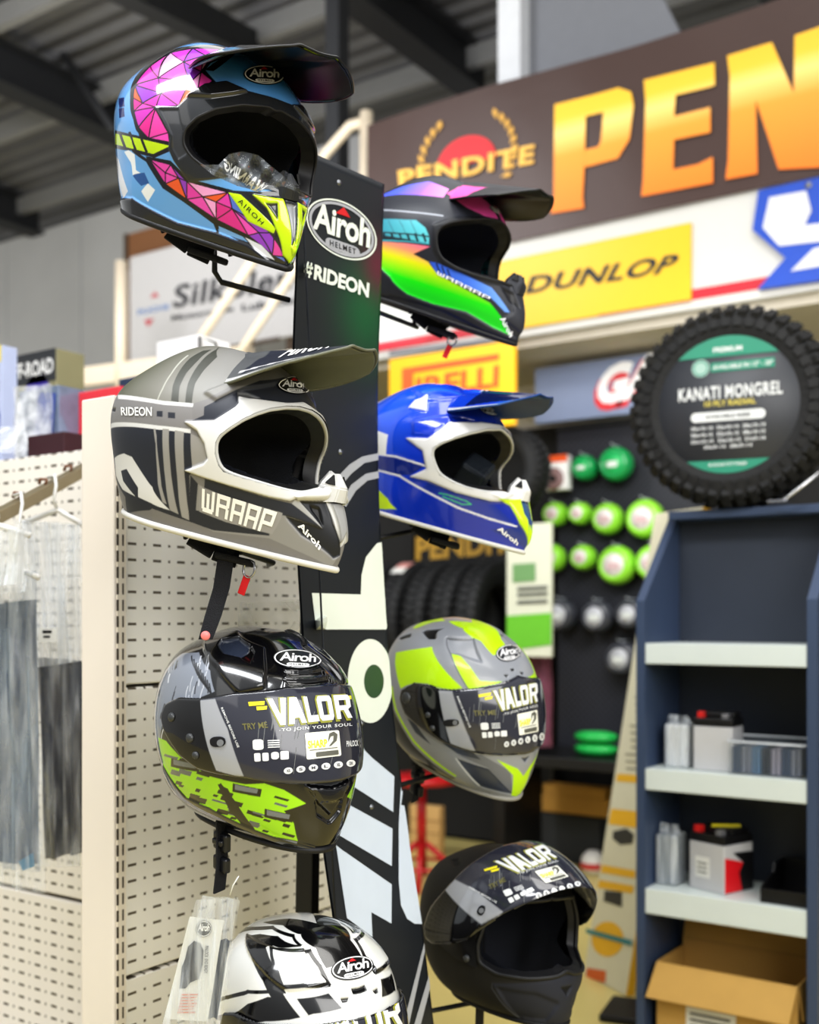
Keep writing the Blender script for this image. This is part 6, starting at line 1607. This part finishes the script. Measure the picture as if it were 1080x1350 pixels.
def ex_ply(t, w, d, h):
    q = MB()
    for k in range(3): q.box2((-w/2+.004, -.002, h*(.2+.25*k)), (w/2-.004, 0, h*(.22+.25*k)))
    q.build('grain_line', mat('ply_dark', (150,112,68), .6), t)
floor_box('plywood_offcut', 'pale plywood offcut standing behind the red stool', 540, 580, 1128, 1062, mat('plywood', (206,168,112), .6), .05, 'board', extra=ex_ply)
def red_stool():
    p = on_z(556, 1168, 0); t = thing('red_stool', 'red metal stool with a round seat left of the grey helmet strap', 'stool', Matrix.Translation((p.x, p.y, 0)))
    rm = mat('red_enamel', (184,30,36), .35); z = on_y(556, 1022, p.y).z
    q = MB(); q.lathe([(0, z), (.16, z), (.17, z-.012), (.165, z-.035), (.05, z-.04), (0, z-.04)], None, 36); q.build('seat', rm, t, True)
    MB().tube([(0, 0, z-.03), (0, 0, .14)], .022, 12).build('column', rm, t)
    for k in range(4):
        a = k*PI/2+.5; MB().tube([(.02*math.cos(a), .02*math.sin(a), .2), (.1*math.cos(a), .1*math.sin(a), .13), (.19*math.cos(a), .19*math.sin(a), .012)], .014, 8).build('leg', rm, t)
    q = MB(); c = [(.13*math.cos(a), .13*math.sin(a), .1) for a in np.linspace(0, 2*PI, 24, endpoint=False)]; q.tube(c, .008, 8, closed=True); q.build('foot_ring', rm, t)
red_stool()
def white_bag():
    p = on_z(782, 1152, 0); t = thing('small_white_bag', 'small round white and red bag on the floor behind the leaning board', 'bag', Matrix.Translation(p))
    r = 20*4.6/F
    q = MB(); q.lathe([(0, 0), (r*.8, .005), (r, r*.7), (r*.9, r*1.3), (r*.5, r*1.8), (0, r*1.9)], None, 24); q.build('bag_body', mat('bag_white', (224,220,214), .6, var=.1), t, True)
    q = MB(); q.lathe([(r*1.005, r*.5), (r*1.01, r*.7), (r*.99, r*.95)], Matrix.Identity(4), 24); q.build('red_band', mat('bag_red', (190,50,48), .5), t, True)
white_bag()
# ------------------------------------------------------------------ blue-grey bookcase on the right
BY = 2.87
def bookcase():
    XL0 = on_y(839, 1100, BY).x; XL1 = on_y(850, 1100, BY).x; XR0 = on_y(1064, 1100, BY).x; XR1 = XR0+.026; Dp = .27
    t = thing('bookcase', 'tall blue-grey open bookcase with three pale shelves at the right', 'bookcase', Matrix.Translation((XL0, BY, 0)))
    bl = mat('bookcase_blue_grey', (62,76,102), .45, var=.06, scale=5); wh = mat('shelf_pale', (206,214,212), .4, var=.03)
    zc = on_y(845, 792, BY).z; zt = on_y(890, 684, BY+Dp).z
    for x0, x1 in ((0, XL1-XL0), (XR0-XL0, XR1-XL0)):
        q = MB(); q.prism([(x0, 0, 0), (x0, 0, zc), (x0, Dp-.03, zt), (x0, Dp, zt), (x0, Dp, 0)], (x1-x0, 0, 0)); q.build('side_panel', bl, t)
    MB().box2((XL1-XL0, Dp-.012, 0), (XR0-XL0, Dp, zt), .001).build('back_panel', mat('bookcase_back', (52,58,70), .5, var=.05), t)
    zs = []
    for v0, v1 in ((848, 875), (1013, 1041), (1171, 1204)):
        a = on_y(850, v0, BY).z; b = on_y(850, v1, BY).z; zs.append(a)
        MB().box2((XL1-XL0+.0005, .002, b), (XR0-XL0-.0005, Dp-.0125, a), .002).build('shelf', wh, t)
    MB().box2((XL1-XL0+.0005, .01, 0), (XR0-XL0-.0005, Dp-.0125, .10), .002).build('plinth', bl, t)
    zk = on_y(930, 667, BY+.1).z
    MB().box2((XL1-XL0-.0, Dp-.10, zt-.012), (XR1-XL0, Dp+.16, zt+.012), .003).build('top_board', bl, t)
    return XL0, XL1, XR0, XR1, zs, zt+.012, Dp
XL0, XL1, XR0, XR1, SHZ, BTOP, BD = bookcase()
def at_shelf(u, dy): return on_y(u, 900, BY+dy).x
def battery(u0, u1, vt, si, dy, depth, label, body, red):
    Y = BY+dy; a = on_y(u0, 900, Y).x; b = on_y(u1, 900, Y).x; z = SHZ[si]; h = on_y((u0+u1)/2, vt, Y).z-z; w = b-a
    t = thing('motorcycle_battery', label, 'battery', Matrix.Translation(((a+b)/2, Y, z+.0005)))
    if red: t.matrix_world = Matrix.Translation(((a+b)/2+.012, Y+.012, z+.0005)) @ Matrix.Rotation(R(-20), 4, 'Z')
    MB().box2((-w/2, 0, 0), (w/2, depth, h*.74), .003).build('case', body, t)
    k = MB(); k.box2((-w/2, 0, h*.745), (w/2, depth, h*.88), .003); k.box2((-w*.46, depth*.3, h*.88), (w*.46, depth*.9, h*.97), .003); l = k.build('lid', mat('battery_black', (24,24,26), .4), t)
    MB().box2((-w*.42, .006, h*.86), (-w*.26, .03, h*.985), .002).build('terminal', mat('terminal_red', (204,40,38), .4), l)
    MB().box2((w*.2, .006, h*.86), (w*.36, .03, h*.96), .002).build('terminal', mat('terminal_grey', (140,140,146), .4, .5), l)
    if red:
        face_poly(t, 'paper_label', [(-w*.32, h*.2), (w*.1, h*.2), (w*.1, h*.52), (-w*.32, h*.52)], mat('paper_label', ()))
        for q in range(3): face_poly(t, 'label_line', [(-w*.26, h*(.27+.07*q)), (w*.03, h*(.27+.07*q)), (w*.03, h*(.29+.07*q)), (-w*.26, h*(.29+.07*q))], mat('panel_ink', (96,98,92), .5), -.002)
        x = w/2+.001
        V = [(x, depth*.02, 0.003), (x, depth*.62, .003), (x, depth*.5, h*.3), (x, depth*.66, h*.45), (x, depth*.02, h*.56)]; mesh_obj('red_side_label', V, [(0, 1, 2, 3, 4)], mat('battery_red', (214,30,40), .4), t)
        V = [(x, depth*.62, .003), (x, depth, .003), (x, depth, h*.6), (x, depth*.3, h*.62), (x, depth*.66, h*.45), (x, depth*.5, h*.3)]; mesh_obj('black_side_label', V, [(0, 1, 2, 3, 4, 5)], mat('battery_black', ()), t)
        k = MB(); k.bar(Vector((-w*.1, depth*.3, h*.985)), Vector((w*.3, depth*.8, h*.985)), .012, .006); k.build('yellow_strip', mat('yellow_ink', (236,222,40), .4), l)
    return t
battery(914, 966, 938, 1, .05, .09, 'pale grey motorcycle battery with a black lid on the middle shelf', mat('battery_grey', (190,190,192), .45), False)
battery(896, 952, 1090, 2, .05, .12, 'grey motorcycle battery with a red and black side on the lowest shelf', mat('battery_grey', ()), True)
def wrapped(u0, u1, vt, si, dy, label, col):
    Y = BY+dy; a = on_y(u0, 900, Y).x; b = on_y(u1, 900, Y).x; z = SHZ[si]; h = on_y((u0+u1)/2, vt, Y).z-z; w = b-a
    t = thing('wrapped_part', label, 'package', Matrix.Translation(((a+b)/2, Y, z+.001)))
    MB().box2((-w*.42, .006, 0), (w*.42, .07, h*.82), .004).build('inner_box', mat('inner_%d' % col[0], col, .5), t)
    o = MB().box2((-w/2, 0, .0), (w/2, .078, h*.84), .008).build('clear_wrap', clear_mat('wrap_film', .3, .1), t)
    draped('wrap_top', [(-w*.45, .03, h), (w*.3, .035, h*.98), (w*.5, .03, h*.82), (-w*.5, .03, h*.82)], clear_mat('wrap_film', ()), t, amp=.004, seed=si, world=False)
wrapped(875, 908, 944, 1, .06, 'white boxed part in clear wrap left of the grey battery', (206,208,208)); wrapped(864, 893, 1088, 2, .06, 'grey part in crinkled clear wrap at the left of the lowest shelf', (120,128,134))
def leaflet_box():
    Y = BY+.02; a = on_y(960, 900, Y).x; b = on_y(1062, 900, Y).x; z = SHZ[1]; w = b-a; h = on_y(960, 974, Y).z-z
    t = thing('leaflet_holder', 'clear acrylic tray packed with upright leaflets, right end of the middle shelf', 'holder', Matrix.Translation((a, Y, z+.0005)))
    ac = clear_mat('acrylic', .08, .05, (190,200,206), (3,3,3))
    q = MB(); q.box2((0, 0, 0), (w, .003, h*.9)); q.box2((0, .12, 0), (w, .123, h)); q.box2((0, .003, 0), (.003, .12, h*.95)); q.box2((w-.003, .003, 0), (w, .12, h*.95)); q.box2((.003, .003, 0), (w-.003, .12, .003)); q.build('acrylic_tray', ac, t)
    q = MB(); q.tube([(0, .0, h*.93), (w, .0, h*.93), (w, .12, h), (0, .12, h)], .003, 6, closed=True); q.build('tray_rim', mat('rim_pale', (196,200,204), .2), t)
    rg = random.Random(9); cols = [(46,60,84), (104,108,122), (70,100,130), (40,46,58), (126,124,138)]
    for k in range(14):
        c = cols[(k//2) % 5]; x = .008+k*(w-.02)/14
        MB().box2((x, .01+rg.random()*.006, .004), (x+(w-.02)/14*.8, .11, h*(.76+.06*rg.random()))).build('leaflet', mat('leaflet_%d' % c[0], c, .5), t)
leaflet_box()
def black_tray():
    Y = BY+.03; a = on_y(1003, 900, Y).x; b = XR0-.004; z = SHZ[2]; w = b-a; h = on_y(1030, 1140, Y+.1).z-z
    t = thing('black_plastic_bin', 'black sloping plastic parts bin at the right of the lowest shelf', 'bin', Matrix.Translation((a, Y, z+.0005)))
    m = mat('bin_black', (20,20,22), .4); q = MB()
    q.prism([(0, 0, 0), (0, 0, h*.5), (0, .10, h*.72), (0, .11, h), (0, .2, h), (0, .2, 0)], (.006, 0, 0)); q.prism([(w-.006, 0, 0), (w-.006, 0, h*.5), (w-.006, .10, h*.72), (w-.006, .11, h), (w-.006, .2, h), (w-.006, .2, 0)], (.006, 0, 0))
    q.box2((.006, 0, 0), (w-.006, .2, .005)); q.box2((.006, .195, 0), (w-.006, .2, h)); q.build('bin_body', m, t)
    MB().box2((0, -.004, 0), (w, 0, h*.45), .001).build('bin_front', m, t)
black_tray()
def kraft_box():
    Y = BY+.03; a = on_y(866, 900, Y).x; b = XR0-.03; z = .10; w = b-a; h = on_y(1000, 1292, Y).z-z; d = .2
    t = thing('open_cardboard_box', 'open brown cardboard box with a paper label, bottom of the bookcase', 'box', Matrix.Translation((a, Y, z+.0005)))
    m = mat('kraft_brown', (190,152,84), .75, var=.08, scale=14); q = MB(); th = .004
    q.box2((0, 0, 0), (w, th, h)); q.box2((0, d-th, 0), (w, d, h+.02)); q.box2((0, th, 0), (th, d-th, h)); q.box2((w-th, th, 0), (w, d-th, h)); q.box2((th, th, 0), (w-th, d-th, th)); q.build('box_walls', m, t)
    def flap(pts, nm='flap'):
        k = MB(); n = (Vector(pts[1])-Vector(pts[0])).cross(Vector(pts[2])-Vector(pts[1])).normalized(); k.prism(pts, n*.004); return k.build(nm, m, t)
    f = flap([(0, -.001, h), (w, -.001, h), (w-.01, -.05, h-.085), (-.012, -.05, h-.085)])
    flap([(w+.001, .005, h), (w+.001, d-.005, h), (w+.012, d-.02, h-.09), (w+.012, .012, h-.09)]); flap([(-.001, d-.005, h), (-.001, .005, h), (-.012, .02, h-.08), (-.012, d-.03, h-.08)])
    flap([(0, d+.002, h+.02), (w, d+.002, h+.02), (w, d+.024, h+.085), (0, d+.024, h+.085)])
    face_poly(t, 'paper_label', [(w*.22, h-.175), (w*.58, h-.175), (w*.58, h-.105), (w*.22, h-.105)], mat('paper_label', ()))
    for k in range(3): face_poly(t, 'label_line', [(w*.25, h-.125-.016*k), (w*.54, h-.125-.016*k), (w*.54, h-.118-.016*k), (w*.25, h-.118-.016*k)], mat('panel_ink', ()), -.002)
kraft_box()
# ------------------------------------------------------------------ big tyre on the bookcase
def big_tyre():
    Rr = .258; D = 3.12; c = at_d(967, 532, D); c.z = BTOP+Rr+.019
    c = at_d(967, HY-(c.z-CAM_Z)*F/D, D)
    dirn = -(ray(967, 532)); dirn.z = 0; dirn.normalize(); dirn = Matrix.Rotation(R(-9), 3, 'Z') @ dirn
    M = Matrix.Translation(c) @ Vector((0, 0, 1)).rotation_difference(dirn).to_matrix().to_4x4()
    t = thing('tyre', 'big knobbly off-road tyre with a round dark poster, standing on the bookcase', 'tyre', M)
    tm = mat('knobbly_rubber', (30,30,31), .75, var=.25, scale=30, bump=.3, bscale=60)
    cc = tyre_mesh(t, Rr, .20, Matrix.Identity(4), 44, tm, .011, n=120)
    q = MB()
    for k in range(44):
        a = 2*PI*(k+.25)/44
        M4 = Matrix.Rotation(a, 4, 'Z') @ Matrix.Translation((Rr*.90, 0, .094)) @ Matrix.Rotation(R(14), 4, 'Y')
        r = bmesh.ops.create_cube(q.bm, size=1.); bmesh.ops.transform(q.bm, matrix=M4 @ Matrix.Diagonal((.05, 2*PI*Rr/44*.55, .014, 1)), verts=r['verts'])
    q.build('side_lugs', tm, cc)
    # poster disc in the rim opening
    pr = .188
    q = MB(); q.lathe([(0, .092), (pr, .092), (pr+.002, .088), (pr, .07), (0, .07)], None, 64); d = q.build('round_poster', mat('poster_dark', (58,60,66), .42, var=.05), t)
    # local frame seen from the front: x to the right of the picture, y up
    up = Vector((0, 0, 1)); rgt = Vector((CT, ST, 0)); Mi = M.inverted().to_3x3(); lx = (Mi @ rgt); lx.z = 0; lx.normalize(); ly = (Mi @ up); ly.z = 0; ly = (ly-lx*ly.dot(lx)).normalized()
    def put(name, vt, m, z=.0935):
        V = [lx*a+ly*b+Vector((0, 0, z)) for a, b in vt[0]]; return mesh_obj(name, V, vt[1], m, d)
    def T(name, s_, x0, y0, x1, y1, m, bold=.03, **k): put(name, place2d(text2d(s_, bold, **k), x0, y0, x1, y1), m, .0945)
    gn = mat('poster_green', (44,138,112), .45); wt = mat('poster_white', (222,224,224), .45); ye = mat('poster_yellow', (206,190,90), .45)
    def cap(y, sgn): 
        a0 = math.asin(y/pr); aa = np.linspace(a0, PI-a0, 20) if sgn > 0 else np.linspace(PI-a0, 2*PI+a0, 20); return polys2d([[(pr*.99*math.cos(a), pr*.99*math.sin(a)) for a in aa]])
    put('green_cap', cap(.132, 1), gn); put('green_cap', cap(-.152, -1), gn)
    T('cap_lettering', 'PREMIUM', -.038, .142, .038, .156, wt)
    put('round_seal', polys2d([ell(-.072, .103, .024, .024, 28)]), mat('seal_pale', (160,190,180), .5)); put('seal_ring', ring2d(ell(-.072, .103, .02, .02, 28), ell(-.072, .103, .017, .017, 28)), gn, .0945)
    put('green_bar', polys2d([[(-.045,.09),(.122,.09),(.122,.115),(-.045,.115)]]), gn); T('bar_lettering', 'AVAILABLE IN 15" - 20"', -.04, .096, .118, .109, wt, .02)
    T('title_lettering', 'KANATI MONGREL', -.132, .016, .142, .052, wt, .03, spacing=1.1); T('subtitle_lettering', '10 PLY RADIAL', -.062, -.004, .074, .012, ye, .03)
    put('white_bar', polys2d([rrect(-.098, -.044, .098, -.018, .012)]), wt); T('white_bar_lettering', 'AVAILABLE SIZES', -.06, -.036, .06, -.026, mat('poster_dark', ()), .02)
    for k, s_ in enumerate(('30x10-14  32x10-14  28x10-14', '30x10-15  32x10-15  28x10-15', '35x10-15  33x10-15  27x9-14')): T('size_lettering', s_, -.098, -.066-.018*k, .098, -.056-.018*k, wt, .02)
    T('size_lettering', '30x9-14  28x9-14', -.064, -.118, .064, -.109, wt, .02); T('foot_lettering', 'KANATITYRES', -.05, -.166, .05, -.158, wt, .02)
    return c
BIGC = big_tyre()
def tyre_prop():
    t = thing('metal_prop', 'thin steel prop bracing the big tyre at its lower right', 'bracket', Matrix.Translation(at_d(1040, 660, 2.9)))
    q = MB(); A = at_d(1034, 655, 2.95); B = at_d(1082, 622, 2.9); A.z = BTOP+.008
    q.tube([A+Vector((-.03, 0, 0)), A, B], .005, 8); q.build('prop_rod', mat('steel', (185,185,188), .25, 1.), t, world=True)
    MB().box(A+Vector((-.015, 0, -.002)), (.05, .03, .006), None, .001).build('prop_foot', mat('steel', ()), t, world=True)
tyre_prop()
# ------------------------------------------------------------------ tall printed board leaning beside the bookcase
def leaning_board():
    bl = Vector((-1.7127, 3.596, .003)); br = Vector((-1.50, 3.468, .003)); up = Vector((.262, .0, 1.60))
    ed = (br-bl).normalized(); n = ed.cross(up).normalized()
    if n.dot(CAM-bl) < 0: n = -n
    t = thing('leaning_price_board', 'tall narrow white and yellow printed board leaning beside the bookcase', 'sign board', Matrix.Translation(bl))
    q = MB(); q.prism([bl, br, br+up, bl+up], -n*.03); q.build('board_sheet', mat('board_cream', (212,208,186), .5, var=.04), t, world=True)
    q = MB(); q.prism([br+ed*.0005, br+ed*.004, br+ed*.004+up, br+ed*.0005+up], -n*.03); q.build('yellow_edge', mat('board_yellow', (226,176,40), .5), t, world=True)
    P0 = bl+n*.0015
    def hit(u, v): d = ray(u, v); return CAM+d*((P0-CAM).dot(n)/d.dot(n))
    def pp(name, pts, m, o=0.): v, tr = polys2d([pts]); mesh_obj(name, [hit(a, b)+n*o for a, b in v], tr, m, t, world=True)
    ye = mat('board_yellow', ()); dk = mat('board_picture', (52,52,50), .5)
    for p in ([(814,1020),(842,1022),(842,1032),(812,1030)], [(806,1066),(842,1070),(842,1092),(802,1086)], [(794,1140),(838,1148),(837,1158),(792,1150)], [(790,1160),(836,1168),(834,1178),(788,1170)]): pp('yellow_bar', p, ye)
    pp('pictured_part', [(808,1096),(826,1092),(836,1100),(834,1112),(818,1114),(808,1106)], dk); pp('pictured_part', [(797,1174),(820,1176),(820,1196),(796,1188)], dk)
    pp('yellow_disc', [(801+21*math.cos(a), 1238+23*math.sin(a)) for a in np.linspace(0, 2*PI, 32, endpoint=False)], ye)
    pp('teal_strap', [(774,1224),(834,1240),(834,1247),(774,1230)], mat('strap_teal', (52,128,134), .5), .004)
    pp('orange_label', [(774,1276),(799,1280),(798,1296),(772,1288)], mat('board_orange', (206,100,44), .5))
    for k in range(15): 
        v = 880+k*9.4; x = 870-(v-690)*.163+4+(k % 4)*2; pp('text_line', [(x, v), (842, v+1), (842, v+4), (x, v+3)], mat('board_text', (150,146,128), .6))
leaning_board()
def floor_mat():
    p = on_z(832, 1338, 0); t = thing('rubber_block', 'dark rubber block on the floor at the base of the bookcase', 'block', Matrix.Translation(p))
    MB().box((0, 0, .012), (.16, .2, .022), Euler((0, 0, .2)).to_matrix(), .006).build('rubber_foot', mat('black_rubber', ()), t)
floor_mat()
# ------------------------------------------------------------------ camera, light
cd = bpy.data.cameras.new('camera'); cam = bpy.data.objects.new('camera', cd); COL.objects.link(cam); SC.camera = cam
cam.location = CAM; cam.rotation_euler = (R(90), 0, TH)
cd.sensor_fit = 'HORIZONTAL'; cd.sensor_width = 24.; cd.lens = 24.*F/1080.; cd.clip_start = .05; cd.clip_end = 100
cd.shift_y = (HY-675.)/1080.
cd.dof.use_dof = True; cd.dof.focus_distance = 1.45; cd.dof.aperture_fstop = cd.lens/1000/.0115
w = bpy.data.worlds.new('world'); SC.world = w; w.use_nodes = True
nt = w.node_tree; bg = nt.nodes['Background']; bg.inputs['Strength'].default_value = .9
tc = nt.nodes.new('ShaderNodeTexCoord'); sp = nt.nodes.new('ShaderNodeSeparateXYZ'); rp = nt.nodes.new('ShaderNodeValToRGB')
nt.links.new(tc.outputs['Generated'], sp.inputs[0]); nt.links.new(sp.outputs['Z'], rp.inputs[0]); nt.links.new(rp.outputs[0], bg.inputs[0])
rp.color_ramp.elements[0].position = .0; rp.color_ramp.elements[0].color = (.40,.40,.39,1); rp.color_ramp.elements[1].position = .6; rp.color_ramp.elements[1].color = (.95,.98,1,1)
def area(name, loc, look, sx, sy, power, col=(1,1,1)):
    l = bpy.data.lights.new(name, 'AREA'); l.shape = 'RECTANGLE'; l.size = sx; l.size_y = sy; l.energy = power; l.color = col
    o = bpy.data.objects.new(name, l); COL.objects.link(o); o.location = loc
    o.rotation_euler = (Vector(look)-Vector(loc)).to_track_quat('-Z', 'Y').to_euler(); return o
area('door_light', W(1.8, -1.6, 1.6), W(0, 2., 0), 3.0, 2.4, 128, (1,.985,.96))
area('stand_fill', W(-.8, .6, 2.4), W(-.1, 2.2, -.2), 2.6, .5, 70, (.96,.98,1))  # unseen fill lamp above the helmets
SC.view_settings.view_transform = 'Standard'; SC.view_settings.look = 'Medium High Contrast'; SC.view_settings.exposure = -.2; SC.view_settings.gamma = 1.
area('roof_light', W(.6, 3.2, 3.6), W(.5, 3.4, 0), 3.0, 2.4, 42, (1,.99,.96))
area('shop_fill', W(1.0, 1.5, 2.9), W(.9, 4.4, .4), 1.6, 1.2, 36, (1,.98,.94))  # fill from out of view, aimed at the back displays
area('roof_wash', W(-2.4, 5.4, 1.6), W(-2.0, 6.0, 6), 4.0, 3.0, 70, (.95,.97,1))  # upward lamp added to brighten the roof from below
area('display_fill', on_y(930, 470, 4.3)+Vector((0, -.9, 0)), on_y(800, 800, 5.2), 1.2, .3, 18, (1,.98,.95))  # added fill that lights the displays under the mezzanine
area('gondola_fill', W(-1.6, .2, 1.5), W(-.7, 1.9, -.2), 1.2, 1.6, 6, (1,.98,.95))  # added lamp that lifts the cream shelving
area('wall_fill', W(-2.6, 3.6, 2.9), W(-3.0, 8.5, 1.4), 1.6, 1.0, 130, (.97,.98,1))  # extra lamp added to wash the far concrete wall
